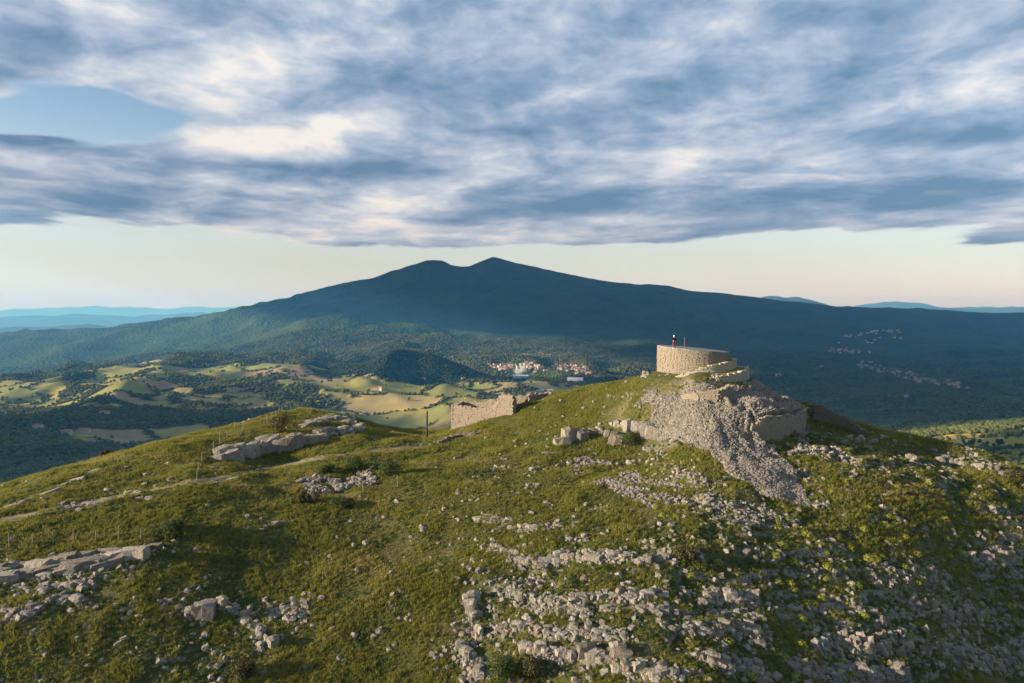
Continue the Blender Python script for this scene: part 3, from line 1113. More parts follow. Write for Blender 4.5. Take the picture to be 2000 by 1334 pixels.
skin_mesh('red_trousers', [(0, 0, 0.97), bv[15], bv[16], (-0.14, -0.015, 0.13), bv[19], bv[20], (0.15, -0.015, 0.13)], [(0, 1), (1, 2), (2, 3), (0, 4), (4, 5), (5, 6)],
          [0.15, 0.105, 0.085, 0.072, 0.105, 0.085, 0.072], M_red, person)
for s in (-1, 1):
    skin_mesh('white_shoe', [(0.145 * s, -0.06, 0.05), (0.15 * s, 0.05, 0.05), (0.155 * s, 0.19, 0.04)], [(0, 1), (1, 2)], [0.055, 0.058, 0.042], M_white, person, 1)
    for k in range(4):
        skin_mesh('finger', [(0.085 * s, 0.29, 1.135 + 0.018 * k), (0.07 * s, 0.325 - 0.004 * k, 1.14 + 0.018 * k), (0.045 * s, 0.335 - 0.004 * k, 1.14 + 0.018 * k)], [(0, 1), (1, 2)], [0.010, 0.009, 0.008], M_skin, person, 1)
    skin_mesh('thumb', [(0.085 * s, 0.27, 1.19), (0.06 * s, 0.27, 1.215), (0.04 * s, 0.28, 1.22)], [(0, 1), (1, 2)], [0.011, 0.010, 0.009], M_skin, person, 1)
cp = Poly()
seg, rows = 16, 6
v = []
for j in range(rows):
    a = math.pi / 2 * j / (rows - 1)
    for k in range(seg):
        t = 2 * math.pi * k / seg
        v.append((0.112 * math.sin(a + 0.02) * math.cos(t), 0.03 + 0.122 * math.sin(a + 0.02) * math.sin(t), 1.655 + 0.125 * math.cos(a)))
cp.add(v, [(j * seg + k, (j + 1) * seg + k, (j + 1) * seg + (k + 1) % seg, j * seg + (k + 1) % seg) for j in range(rows - 1) for k in range(seg)])
cap = cp.build('white_cap', M_white, person, True)
pk = Poly()
pk.add([(-0.09, 0.12, 1.665), (0.09, 0.12, 1.665), (0.06, 0.23, 1.645), (-0.06, 0.23, 1.645), (-0.09, 0.12, 1.65), (0.09, 0.12, 1.65), (0.06, 0.23, 1.63), (-0.06, 0.23, 1.63)],
       [(0, 1, 2, 3), (7, 6, 5, 4), (0, 4, 5, 1), (1, 5, 6, 2), (2, 6, 7, 3), (3, 7, 4, 0)])
pk.build('peak', M_white, cap)

# ------------------------------------------------------------------ retaining walls below the tower
rw = empty('retaining_wall', (TX, TY, -16.5))
tag(rw, 'curved dry stone retaining wall half buried by grey scree below the tower', 'wall')
n = 34
th, pth = ring(14.75, 14, 100, n)
zb = [float(hill_z(TX + p[0] * 1.06, TY + p[1] * 1.06)) - 0.6 + 16.5 for p in pth]
zt = [float(hill_z(TX + p[0] * 0.955, TY + p[1] * 0.955)) - 0.35 + 16.5 for p in pth]
masonry(pth, zb, zt, 0.8, rw, M_wallstone, M_core2, seed=21, faces=(1,), course=0.26, length=0.5, ragged=0.7)

w2 = [pix(1592, 800, 98.5), pix(1622, 812, 98), pix(1655, 820, 97), pix(1692, 834, 95.5)]
gz = [float(hill_z(q[0], q[1])) for q in w2]
o2 = empty('retaining_wall', (float(w2[0][0]), float(w2[0][1]), gz[0]))
tag(o2, 'low straight dry stone wall running down the right ridge behind the scree', 'wall')
pp = [(float(q[0] - w2[0][0]), float(q[1] - w2[0][1])) for q in w2]
gz = [z - gz[0] for z in gz]
masonry(pp, [z - 0.8 for z in gz], [gz[0] + 2.1, gz[1] + 1.9, gz[2] + 1.4, gz[3] + 0.5], 0.9, o2, M_wallstone, M_core2, seed=22, course=0.26, length=0.5, ragged=0.3)

w3 = [pix(1336, 757, 89.0), pix(1368, 764, 87.3), pix(1402, 771, 86.8), pix(1428, 772, 88.5)]
gz = [float(hill_z(q[0], q[1])) for q in w3]
o3 = empty('retaining_wall', (float(w3[0][0]), float(w3[0][1]), gz[0]))
tag(o3, 'short curved fragment of stone wall in the scree just under the tower', 'wall')
pp = [(float(q[0] - w3[0][0]), float(q[1] - w3[0][1])) for q in w3]
gz = [z - gz[0] for z in gz]
masonry(pp, [z - 0.8 for z in gz], [gz[0] + 0.5, gz[1] + 1.1, gz[2] + 1.5, gz[3] + 1.3], 0.9, o3, M_wallstone, M_core2, seed=23, course=0.24, length=0.45, ragged=0.2)

# ------------------------------------------------------------------ ruined building
ruin = empty('ruined_building', (float(pix(885, 838, 112)[0]), 112.0, -20.5))
tag(ruin, 'roofless ruined stone building on the saddle left of the tower', 'ruin')


def ruin_wall(pts, tops, seed, ragged=0.35, thick=0.75):
    base = ruin.location
    xy = [(float(pix(u, 800, d)[0]) - base.x, d - base.y) for u, d in pts]
    zb = [min(float(hill_z(x + base.x, y + base.y)), t) - 0.9 - base.z for (x, y), t in zip(xy, tops)]
    masonry(xy, zb, [t - base.z for t in tops], thick, ruin, M_ruin, M_core, seed=seed, course=0.25, length=0.45, ragged=ragged)


ruin_wall([(888, 112), (915, 111.2), (945, 110.4), (965, 109.8), (971, 109.5), (978, 109.3), (1002, 108.4)], [-16.15, -16.3, -16.35, -16.1, -15.2, -14.1, -14.0], 31)
ruin_wall([(886, 112.3), (894, 114.5), (902, 117)], [-16.15, -16.2, -16.2], 32)
ruin_wall([(902, 117), (930, 116.4), (952, 115.8), (962, 115.5), (975, 115.2), (1003, 114)], [-16.2, -16.25, -16.2, -15.6, -15.9, -14.9], 33)
ruin_wall([(1003, 108.6), (1004, 111), (1004, 114)], [-14.5, -14.9, -14.9], 34)
ruin_wall([(1006, 116.5), (1020, 116.2), (1033, 116)], [-15.3, -15.1, -15.2], 35)
ruin_wall([(1031, 111.8), (1034, 114), (1034, 116)], [-14.35, -14.4, -14.6], 36)
ruin_wall([(1032, 111.6), (1048, 112.4), (1064, 113.6), (1082, 115.5)], [-14.3, -14.35, -14.3, -14.2], 37)
lw = empty('stone_wall', tuple(hit(858, 866)[0]))
tag(lw, 'low tumbled stone wall stub in the grass below the ruined building', 'wall')
q = hit([852, 875, 900, 925, 937], [868, 860, 854, 850, 846])
bx0 = lw.location
masonry([(a - bx0.x, b - bx0.y) for a, b, c in q], [c - 0.5 - bx0.z for a, b, c in q], [c + h_ - bx0.z for (a, b, c), h_ in zip(q, (0.4, 0.55, 0.5, 0.45, 0.2))], 0.9, lw, M_ruin, M_core, seed=38, ragged=0.3)

# ------------------------------------------------------------------ pole and fences
q = hit(834, 856)[0]
up = empty('utility_pole', tuple(q))
tag(up, 'dark wooden pole standing alone in the grass left of the ruined building', 'pole')
tube([(0, 0, -0.4), (0, 0, 2.0), (0.03, 0, 4.1)], [0.17, 0.15, 0.12]).build('shaft', M_darkwood, up)
tube([(0.03, 0, 4.08), (0.03, 0, 4.16)], [0.15, 0.13]).build('cap', M_rust, up)
tube([(0, -0.17, 1.7), (0, -0.17, 2.0)], [0.05, 0.05]).build('fixing_band', M_rust, up)
M_wire = plain('fence_wire', (0.20, 0.19, 0.18), 0.6, 0.4)


def fence(px_pts, label, hgt=1.25, wires=(0.35, 0.7, 1.05)):
    h = hit([p[0] for p in px_pts], [p[1] for p in px_pts])
    base = Vector(h[0])
    o = empty('post_fence', tuple(base))
    tag(o, label, 'fence')
    tops = []
    for i, qq in enumerate(h):
        p = Vector(qq) - base
        lean = (random.uniform(-.07, .07), random.uniform(-.05, .05))
        k = hgt * random.uniform(0.85, 1.12)
        t = tube([p + Vector((0, 0, -0.3)), p + Vector((lean[0] * .5, lean[1] * .5, k * .5)), p + Vector((lean[0], lean[1], k))], [0.058, 0.054, 0.048], 7)
        t.build('post', M_wood, o)
        tops.append((p, Vector((lean[0], lean[1], k))))
    for w in wires:
        for (p1, l1), (p2, l2) in zip(tops[:-1], tops[1:]):
            a = p1 + l1 * (w / hgt); b = p2 + l2 * (w / hgt)
            mid = (a + b) / 2 + Vector((0, 0, -0.04))
            tube([a, mid, b], [0.006] * 3, 3).build('wire', M_wire, o)


fence([(19, 1070), (64, 1066), (104, 1064), (144, 1061), (188, 1059), (232, 1056), (276, 1054), (317, 1049), (354, 1038)], 'wooden post fence along the grass bank above the long left rock ledge')
fence([(385, 940), (388, 922), (395, 905), (417, 878), (430, 868), (444, 854), (460, 848), (474, 843)], 'wooden post fence climbing past the left end of the big grey outcrop')
fence([(522, 826), (530, 822), (538, 816), (545, 812), (551, 808)], 'far row of fence posts on the ridge crest left of the shrub')
fence([(590, 980), (710, 962), (777, 950)], 'three wide spaced fence posts beside the rubble heap', 1.5)


# ------------------------------------------------------------------ limestone
def rock_mesh(seed, blocky=True):
    """a craggy block (48 triangles): a cube cut once each way, rounded a little and shaken"""
    r = random.Random(seed)
    idx, vs_, fs = {}, [], []

    def vert(p):
        if p not in idx:
            idx[p] = len(vs_)
            q = Vector(p)
            n = sum(1 for c in p if c)
            k = {1: 1.0, 2: r.uniform(0.80, 0.95), 3: r.uniform(0.66, 0.86)}[n] if blocky else 1.0 / math.sqrt(n) * (1.25 if n == 3 else 1.08 if n == 2 else 1.0)
            q = q * k
            a = 0.13 if blocky else 0.16
            q += Vector((r.uniform(-a, a), r.uniform(-a, a), r.uniform(-a, a) * 0.8))
            if p[2] == 0 and blocky:
                q.x *= r.uniform(0.78, 1.02); q.y *= r.uniform(0.78, 1.02)
            vs_.append(q)
        return idx[p]
    for ax in range(3):
        for s in (-1, 1):
            for i in (-1, 0):
                for j in (-1, 0):
                    c = []
                    for di, dj in ((0, 0), (1, 0), (1, 1), (0, 1)):
                        p = [0, 0, 0]; p[ax] = s; p[(ax + 1) % 3] = i + di; p[(ax + 2) % 3] = j + dj
                        c.append(vert(tuple(p)))
                    if s < 0:
                        c.reverse()
                    if r.random() < 0.5:
                        fs += [(c[0], c[1], c[2]), (c[0], c[2], c[3])]
                    else:
                        fs += [(c[1], c[2], c[3]), (c[1], c[3], c[0])]
    me = bpy.data.meshes.new('rock_shape')
    me.from_pydata(vs_, [], fs); me.update()
    me.materials.append(M_rock)
    return me


BLOCKS = [rock_mesh(100 + i) for i in range(40)]
PEBBLES = [rock_mesh(300 + i, False) for i in range(14)]


def ground_normal(x, y, e=0.6):
    dzx = (hill_z(x + e, y) - hill_z(x - e, y)) / (2 * e)
    dzy = (hill_z(x, y + e) - hill_z(x, y - e)) / (2 * e)
    n = np.stack([-dzx, -dzy, np.ones_like(dzx)], -1)
    return n / np.linalg.norm(n, axis=-1, keepdims=True)


def along(pts, n, jit, r):
    """n pixel positions along a polyline"""
    seg = [math.dist(a, b) for a, b in zip(pts[:-1], pts[1:])]
    L = sum(seg)
    out = []
    for i in range(n):
        s = (i + 0.5 + r.uniform(-.3, .3)) / n * L
        for (a, b), l in zip(zip(pts[:-1], pts[1:]), seg):
            if s <= l:
                break
            s -= l
        t = min(max(s / max(l, 1e-9), 0), 1)
        out.append((a[0] + (b[0] - a[0]) * t + r.uniform(-1, 1) * jit, a[1] + (b[1] - a[1]) * t + r.uniform(-1, 1) * jit * 0.6))
    return out


ROCK_SPOTS, OUTCROPS = [], []


def outcrop(label, pts, n, size, jit=6, tilt=(0, 0), sink=0.25, yaw=0.0, seed=1, flat=False, rows=1, dv=0):
    """one outcrop: blocks of bedrock along a line; size = half axes (x, y, z) in metres"""
    r = random.Random(seed)
    spots = []
    size = (size[0] * 0.62, size[1] * 0.56, size[2] * 0.60)
    for k in range(rows):
        spots += along([(u, v + dv * k) for u, v in pts], int(n * 2.2), jit * 1.1, r)
    h = hit([s[0] for s in spots], [s[1] for s in spots])
    ok = ~np.isnan(h).any(1)
    h = h[ok]
    base = Vector(h[len(h) // 2])
    o = empty('rock_outcrop', tuple(base))
    tag(o, label, 'rock outcrop')
    uq, vq = proj(h[:, 0], h[:, 1], h[:, 2])
    OUTCROPS.append((label, float(uq.mean()), float(vq.mean())))
    for q in h:
        k = 0.38 + 1.25 * r.random() ** 2.0
        s = Vector((size[0] * k * r.uniform(.7, 1.65), size[1] * k * r.uniform(.8, 1.25), size[2] * k * r.uniform(.7, 1.3)))
        b = bpy.data.objects.new('block', r.choice(BLOCKS))
        COL.objects.link(b)
        b.parent = o
        b.location = Vector(q) - base + Vector((0, 0, s.z * (0.36 - 2 * sink)))
        b.rotation_euler = (tilt[0] + r.uniform(-.12, .12), tilt[1] + r.uniform(-.12, .12), yaw + r.uniform(-.35, .35))
        b.scale = s
        ROCK_SPOTS.append((q[0], q[1], max(s.x, s.y)))
    return o


T = R(14)
outcrop('long low layered rock ledge at the left edge below the fence', [(-10, 1112), (80, 1106), (150, 1092), (225, 1080)], 16, (1.3, 0.8, 0.75), 7, (0, -0.1), 0.25, 0.15, 1, rows=2, dv=16)
outcrop('stepped slab and block at the right end of the left ledge', [(240, 1090), (268, 1082), (305, 1068)], 6, (1.4, 0.9, 1.1), 5, (0, -0.15), 0.25, 0.1, 2)
outcrop('row of small squarish rocks under the left ledge', [(20, 1150), (70, 1152), (130, 1140), (195, 1132)], 13, (0.42, 0.4, 0.4), 10, (0, 0), 0.25, 0, 3)
outcrop('broken rock cluster at the left edge near the bottom', [(0, 1205), (40, 1195), (75, 1195)], 8, (0.5, 0.4, 0.5), 10, (0, 0.1), 0.2, 0, 4)
outcrop('dark cleft rocks left of centre under the ledge', [(85, 1172), (120, 1170), (165, 1178)], 7, (0.42, 0.4, 0.55), 8, (0, 0.1), 0.2, 0, 5)
outcrop('big upright split block low on the left grass slope', [(362, 1208), (380, 1202), (400, 1205)], 4, (0.8, 0.8, 1.7), 4, (0, 0.05), 0.15, 0.2, 6)
outcrop('diagonal fin of pale rock running down beside the upright split block', [(428, 1176), (462, 1198), (490, 1222), (520, 1245), (530, 1262)], 16, (0.42, 0.42, 0.72), 9, (0, 0.15), 0.2, -0.5, 7)
outcrop('small jagged rocks right of the diagonal rock fin', [(530, 1195), (560, 1205), (590, 1180), (605, 1170)], 12, (0.32, 0.3, 0.38), 14, (0, 0.1), 0.2, 0, 8)
outcrop('long thin slab line high on the left grass slope', [(-5, 998), (30, 985), (70, 970), (110, 955), (150, 935), (195, 916)], 15, (1.15, 0.45, 0.3), 3, (0, -0.25), 0.35, 0.15, 9)
outcrop('flat pale slabs beside the path at the left', [(120, 990), (170, 985), (215, 975)], 9, (0.6, 0.45, 0.2), 6, (0, 0), 0.35, 0.2, 10)
outcrop('pale rock patch where the path bends left of centre', [(255, 962), (275, 970), (292, 976)], 9, (0.5, 0.4, 0.28), 8, (0, 0), 0.25, 0, 11)
outcrop('large grey rock mass left of the shrub on the left ridge', [(428, 898), (455, 890), (478, 886), (505, 880), (520, 874)], 24, (1.25, 1.1, 1.35), 9, (0, -0.25), 0.2, 0.3, 12)
outcrop('tall smooth grey rock faces right of the shrub on the left ridge', [(530, 872), (556, 872), (580, 868), (604, 864), (622, 866)], 15, (1.35, 1.1, 1.75), 6, (0, -0.15), 0.2, 0.3, 13)
outcrop('broken grey rock band at the right end of the left ridge', [(625, 852), (650, 848), (680, 842), (708, 838)], 22, (1.1, 0.9, 0.95), 9, (0, -0.1), 0.2, 0.2, 14)
outcrop('upper rock shelf on the crest of the left ridge', [(600, 832), (630, 822), (655, 815), (668, 822), (690, 826)], 20, (1.1, 0.9, 0.8), 7, (0, -0.1), 0.25, 0.2, 15)
outcrop('small grey rocks far back on the left skyline', [(425, 833), (445, 829), (470, 828), (480, 832)], 11, (0.75, 0.6, 0.42), 3, (0, 0), 0.3, 0, 16)
outcrop('two pale slabs beside the path below the big grey outcrop', [(405, 945), (440, 938), (480, 925), (515, 915)], 9, (0.9, 0.45, 0.22), 4, (0, -0.15), 0.35, 0.15, 17)
outcrop('large dark faced rocks round a grassy hollow left of the scree', [(1095, 868), (1112, 860), (1128, 852), (1142, 858)], 7, (1.2, 1.0, 1.9), 4, (0, -0.1), 0.2, 0.3, 18)
outcrop('rounded pale boulders above the grassy hollow left of the scree', [(1152, 842), (1170, 840), (1190, 850), (1200, 862)], 6, (1.3, 1.1, 1.4), 4, (0, 0.2), 0.2, 0, 19)
outcrop('pale rock lip along the upper left edge of the scree', [(1200, 828), (1225, 832), (1252, 836), (1274, 845)], 10, (0.9, 0.9, 1.2), 5, (0, 0), 0.2, 0, 20)
outcrop('squat white rock at the lower left edge of the scree', [(1258, 876), (1275, 880), (1296, 882)], 4, (1.1, 0.8, 1.1), 4, (0, 0), 0.2, 0, 21)
outcrop('thin flat slabs left of the grassy hollow', [(1060, 884), (1085, 886), (1110, 888)], 6, (0.7, 0.5, 0.2), 3, (0, 0), 0.3, 0, 22)
outcrop('small pale rocks scattered along the hill crest left of the tower', [(1180, 770), (1200, 772), (1222, 775), (1255, 770), (1270, 752)], 11, (0.35, 0.3, 0.32), 5, (0, 0), 0.25, 0, 23)
outcrop('layered pale ledges left of the middle of the slope', [(940, 1010), (985, 1020), (1020, 1035), (1050, 1030), (1095, 1028)], 22, (0.62, 0.4, 0.28), 12, (0, 0.1), 0.3, 0.15, 24)
outcrop('low rock steps at the left end of the middle ledge', [(945, 1060), (985, 1075), (1020, 1085)], 11, (0.5, 0.4, 0.35), 10, (0, 0), 0.25, 0, 25)
outcrop('long broken white ledge across the middle of the slope', [(1015, 1092), (1060, 1100), (1110, 1085), (1170, 1090), (1230, 1088)], 26, (0.62, 0.5, 0.5), 8, (0, 0), 0.2, 0.05, 26)
outcrop('group of tall square blocks at the right end of the middle ledge', [(1245, 1098), (1265, 1096), (1290, 1094), (1308, 1090)], 9, (0.5, 0.5, 0.85), 5, (0, 0), 0.2, 0, 27)
outcrop('single pale block above the middle ledge', [(1132, 1052), (1148, 1050)], 3, (0.5, 0.45, 0.55), 4, (0, 0), 0.2, 0, 28)
outcrop('tall narrow rock pillar low in the centre of the slope', [(915, 1165), (922, 1195), (925, 1225), (935, 1250)], 11, (0.55, 0.55, 1.0), 9, (0, 0), 0.2, 0, 29)
outcrop('dark cleft rocks at the bottom under the narrow pillar', [(905, 1265), (915, 1290), (925, 1315), (940, 1330)], 11, (0.45, 0.45, 0.7), 12, (0, 0), 0.2, 0, 30)
outcrop('upper row of tilted blocks in the lower centre', [(980, 1160), (1040, 1168), (1100, 1172), (1160, 1168), (1220, 1165), (1290, 1160)], 34, (0.45, 0.4, 0.5), 9, (0, 0.12), 0.2, 0.1, 31)
outcrop('second row of pale slabs in the lower centre', [(1010, 1185), (1080, 1190), (1150, 1192), (1220, 1186), (1300, 1190)], 24, (0.5, 0.4, 0.28), 6, (0, 0), 0.3, 0.05, 32)
outcrop('wide band of broken white rock at the bottom centre', [(970, 1225), (1030, 1225), (1090, 1240), (1150, 1235), (1220, 1245)], 34, (0.42, 0.4, 0.48), 14, (0, 0.1), 0.2, 0, 33)
outcrop('big pale blocks at the foot of the lower centre band', [(1020, 1268), (1070, 1275), (1130, 1280), (1180, 1288), (1215, 1275)], 20, (0.62, 0.5, 0.85), 10, (0, 0), 0.2, 0, 34)
outcrop('square blocks in two courses right of the lower centre', [(1375, 1160), (1410, 1165), (1445, 1162), (1480, 1170)], 12, (0.5, 0.45, 0.62), 7, (0, 0), 0.2, 0, 35, rows=2, dv=32)
outcrop('tumbled pale rocks under the square blocks', [(1330, 1215), (1385, 1235), (1440, 1225), (1490, 1250)], 24, (0.42, 0.4, 0.48), 20, (0, 0.15), 0.2, 0, 36)
outcrop('rounded stones at the bottom right of centre', [(1215, 1310), (1245, 1295), (1290, 1320), (1340, 1310)], 14, (0.5, 0.45, 0.5), 12, (0, 0), 0.15, 0, 37)
outcrop('rock rib at the bottom below the tumbled rocks', [(1370, 1280), (1420, 1300), (1470, 1310), (1500, 1325)], 20, (0.45, 0.42, 0.6), 14, (0, 0.2), 0.2, -0.3, 38)
outcrop('short ledge with two pale blocks right of the shrub', [(1550, 1182), (1580, 1180), (1620, 1186), (1660, 1190), (1710, 1192)], 15, (0.55, 0.45, 0.42), 6, (0, 0), 0.2, 0, 39)
outcrop('leaning rock pinnacles below the curved retaining wall', [(1545, 880), (1575, 880), (1605, 882), (1640, 890), (1660, 905)], 24, (0.28, 0.28, 0.72), 10, (0.15, -0.25), 0.2, 0, 40)
outcrop('pale pinnacles on the right ridge under the straight wall', [(1640, 862), (1680, 862), (1720, 860), (1752, 868)], 20, (0.32, 0.3, 0.7), 10, (0.1, -0.2), 0.2, 0, 41)
outcrop('bright square rock on the right ridge', [(1782, 898), (1800, 905), (1815, 920)], 5, (0.6, 0.5, 0.7), 5, (0, 0), 0.2, 0, 42)
outcrop('broken rock crest at the far right of the ridge', [(1830, 895), (1880, 900), (1920, 912), (1960, 925), (1980, 930)], 26, (0.5, 0.45, 0.55), 9, (0, -0.1), 0.2, 0, 43)
outcrop('vertical fluted rocks below the foot of the scree on the left', [(1305, 915), (1330, 925), (1360, 945), (1385, 960)], 18, (0.26, 0.28, 0.65), 9, (0.1, 0.15), 0.2, 0, 44)
outcrop('second row of fluted rocks below the scree', [(1320, 985), (1360, 975), (1400, 980), (1440, 990)], 18, (0.26, 0.28, 0.6), 9, (0.1, 0.15), 0.2, 0, 45)
outcrop('jagged rocks on the right slope near the edge', [(1900, 1085), (1930, 1095), (1960, 1080), (1990, 1100)], 15, (0.42, 0.4, 0.55), 14, (0, -0.2), 0.2, 0, 46)
outcrop('slanting rock ribs low on the right slope', [(1590, 1240), (1640, 1270), (1690, 1250), (1740, 1270), (1790, 1240)], 40, (0.36, 0.36, 0.75), 26, (0.2, -0.35), 0.2, -0.4, 47)
outcrop('dense tilted slabs in the bottom right corner', [(1820, 1290), (1870, 1270), (1920, 1290), (1980, 1280)], 34, (0.36, 0.36, 0.7), 26, (0.2, -0.4), 0.2, -0.4, 48)
outcrop('rock steps at the bottom right below the slanting ribs', [(1560, 1305), (1630, 1315), (1700, 1310), (1770, 1320)], 30, (0.42, 0.4, 0.6), 18, (0.1, -0.2), 0.2, -0.2, 49)
outcrop('grey tilted slabs on the right slope above the corner', [(1800, 1180), (1850, 1200), (1900, 1190), (1960, 1210)], 26, (0.36, 0.34, 0.6), 20, (0.2, -0.35), 0.2, -0.3, 50)
outcrop('small rock rib in the middle of the right slope', [(1690, 1120), (1730, 1130), (1790, 1110), (1830, 1130)], 20, (0.32, 0.32, 0.45), 16, (0.1, -0.3), 0.2, -0.3, 51)
outcrop('low grey rocks left of the middle above the split block', [(470, 1040), (500, 1032), (540, 1020), (580, 1012)], 11, (0.4, 0.35, 0.2), 8, (0, 0), 0.3, 0, 52)


# loose boulders, one by one
def sample_region(n, poly, seed, margin=0):
    r = random.Random(seed)
    us = [p[0] for p in poly]; vs2 = [p[1] for p in poly]
    out = []
    while len(out) < n:
        u, v = r.uniform(min(us), max(us)), r.uniform(min(vs2), max(vs2))
        if inpoly(np.array([u]), np.array([v]), poly)[0]:
            out.append((u, v))
    h = hit([p[0] for p in out], [p[1] for p in out])
    return h[~np.isnan(h).any(1)]


def short_name(label):
    cut = [' at ', ' below', ' low ', ' under', ' beside', ' right of', ' left of', ' on ', ' in ', ' running', ' along', ' round', ' across', ' above', ' where', ' with', ' scattered', ' high', ' far ']
    p = min([label.find(c) for c in cut if label.find(c) > 6] or [len(label)])
    return label[:p]


SEEN_LABELS = {}
_ONES = ['zeroth', 'first', 'second', 'third', 'fourth', 'fifth', 'sixth', 'seventh', 'eighth', 'ninth', 'tenth', 'eleventh', 'twelfth', 'thirteenth', 'fourteenth', 'fifteenth', 'sixteenth', 'seventeenth', 'eighteenth', 'nineteenth']
_TENS = ['', '', 'twenty', 'thirty', 'forty', 'fifty', 'sixty', 'seventy', 'eighty', 'ninety']


def ordinal(n):
    if n < 20:
        return _ONES[n]
    if n >= 100:
        return 'hundred ' + ordinal(n - 100) if n > 100 else 'hundredth'
    return _TENS[n // 10][:-1] + 'ieth' if n % 10 == 0 else _TENS[n // 10] + ' ' + _ONES[n % 10]



def relative_labels(kind, spots):
    """a label for every spot from the outcrop next to it, the side it lies on and its rank there"""
    u, v = proj(spots[:, 0], spots[:, 1], spots[:, 2])
    key = []
    for a, b in zip(u, v):
        d = [math.hypot(a - o[1], (b - o[2]) * 1.6) for o in OUTCROPS]
        i = int(np.argmin(d)); o = OUTCROPS[i]
        dx_, dy_ = a - o[1], b - o[2]
        side = ('right of' if dx_ > 0 else 'left of') if abs(dx_) > abs(dy_) * 1.3 else ('below' if dy_ > 0 else 'above')
        key.append((i, side, d[i]))
    out = [None] * len(key)
    groups_ = {}
    for n_, (i, side, d) in enumerate(key):
        groups_.setdefault((i, side), []).append((d, n_))
    for (i, side), lst in groups_.items():
        lst.sort()
        for rank, (d, n_) in enumerate(lst):
            w = ('lone' if len(lst) == 1 else 'nearest' if rank == 0 else ordinal(rank + 1) + ' nearest')
            out[n_] = f"{w} {kind} {side} the {short_name(OUTCROPS[i][0])}"
    return out


BOULDERS = []


def boulders(n, poly, lo, hi, group, seed):
    r = random.Random(seed)
    for q in sample_region(n, poly, seed):
        s = lo + (hi - lo) * r.random() ** 2
        o = bpy.data.objects.new('boulder', r.choice(BLOCKS + PEBBLES))
        COL.objects.link(o)
        o.location = (q[0], q[1], q[2] + s * 0.05)
        o.rotation_euler = (r.uniform(-.4, .4), r.uniform(-.4, .4), r.uniform(0, 6.28))
        o.scale = (s * r.uniform(.8, 1.5), s * r.uniform(.8, 1.2), s * r.uniform(.6, 1.0))
        tag(o, None, 'rock', group)
        BOULDERS.append((o, q))
        ROCK_SPOTS.append((q[0], q[1], s))


boulders(70, [(1320, 1000), (1560, 930), (1990, 940), (1995, 1330), (1320, 1330)], 0.18, 0.42, 'loose rocks on the right slope', 61)
boulders(60, [(900, 980), (1320, 960), (1320, 1330), (900, 1330)], 0.14, 0.34, 'loose rocks on the centre slope', 62)
boulders(36, [(0, 1110), (880, 1080), (880, 1330), (0, 1330)], 0.14, 0.34, 'loose rocks on the lower left slope', 63)
boulders(45, [(850, 880), (1000, 840), (1180, 790), (1250, 830), (1100, 960), (900, 980)], 0.15, 0.36, 'loose rocks below the ruin', 64)
boulders(30, [(20, 1000), (200, 930), (420, 850), (420, 930), (100, 1005)], 0.15, 0.38, 'loose rocks on the left ridge', 65)


for (o, _), lab in zip(BOULDERS, relative_labels('loose rock', np.array([q for _, q in BOULDERS]))):
    o['label'] = lab


# ------------------------------------------------------------------ scattered stuff through geometry nodes
def proto_collection(name, meshes):
    c = bpy.data.collections.new(name)
    for me in meshes:
        o = bpy.data.objects.new(name + '_shape', me)
        c.objects.link(o)
    return c


def scatter(name, pts, rot, scl, protos, kind='stuff', parent=None):
    n = len(pts)
    me = bpy.data.meshes.new(name)
    me.vertices.add(n); me.vertices.foreach_set('co', np.asarray(pts, np.float32).ravel())
    a = me.attributes.new('rot', 'FLOAT_VECTOR', 'POINT'); a.data.foreach_set('vector', np.asarray(rot, np.float32).ravel())
    a = me.attributes.new('scl', 'FLOAT_VECTOR', 'POINT'); a.data.foreach_set('vector', np.asarray(scl, np.float32).ravel())
    a = me.attributes.new('idx', 'INT', 'POINT'); a.data.foreach_set('value', np.random.default_rng(n).integers(0, len(protos), n).astype(np.int32))
    me.update()
    o = bpy.data.objects.new(name, me)
    COL.objects.link(o)
    if parent is not None:
        o.parent = parent
    ng = bpy.data.node_groups.new(name + '_nodes', 'GeometryNodeTree')
    ng.interface.new_socket('Geometry', in_out='INPUT', socket_type='NodeSocketGeometry')
    ng.interface.new_socket('Geometry', in_out='OUTPUT', socket_type='NodeSocketGeometry')
    gi, go = ng.nodes.new('NodeGroupInput'), ng.nodes.new('NodeGroupOutput')
    ci = ng.nodes.new('GeometryNodeCollectionInfo')
    ci.inputs['Collection'].default_value = proto_collection(name, protos)
    ci.inputs['Separate Children'].default_value = True
    ci.inputs['Reset Children'].default_value = True
    ip = ng.nodes.new('GeometryNodeInstanceOnPoints')
    ip.inputs['Pick Instance'].default_value = True

    def na(nm, t):
        q = ng.nodes.new('GeometryNodeInputNamedAttribute'); q.data_type = t; q.inputs['Name'].default_value = nm
        return q.outputs['Attribute']
    e2r = ng.nodes.new('FunctionNodeEulerToRotation')
    ng.links.new(na('rot', 'FLOAT_VECTOR'), e2r.inputs[0])
    ng.links.new(gi.outputs[0], ip.inputs['Points'])
    ng.links.new(ci.outputs[0], ip.inputs['Instance'])
    ng.links.new(na('idx', 'INT'), ip.inputs['Instance Index'])
    ng.links.new(e2r.outputs[0], ip.inputs['Rotation'])
    ng.links.new(na('scl', 'FLOAT_VECTOR'), ip.inputs['Scale'])
    ng.links.new(ip.outputs[0], go.inputs[0])
    md = o.modifiers.new('scatter', 'NODES'); md.node_group = ng
    if kind:
        o['kind'] = kind
    return o


def in_view(x, y, z, m=0.12):
    u, v = proj(x, y, z)
    return (u > -m * PW) & (u < (1 + m) * PW) & (v < (1 + m) * PH) & (v > -m * PH)


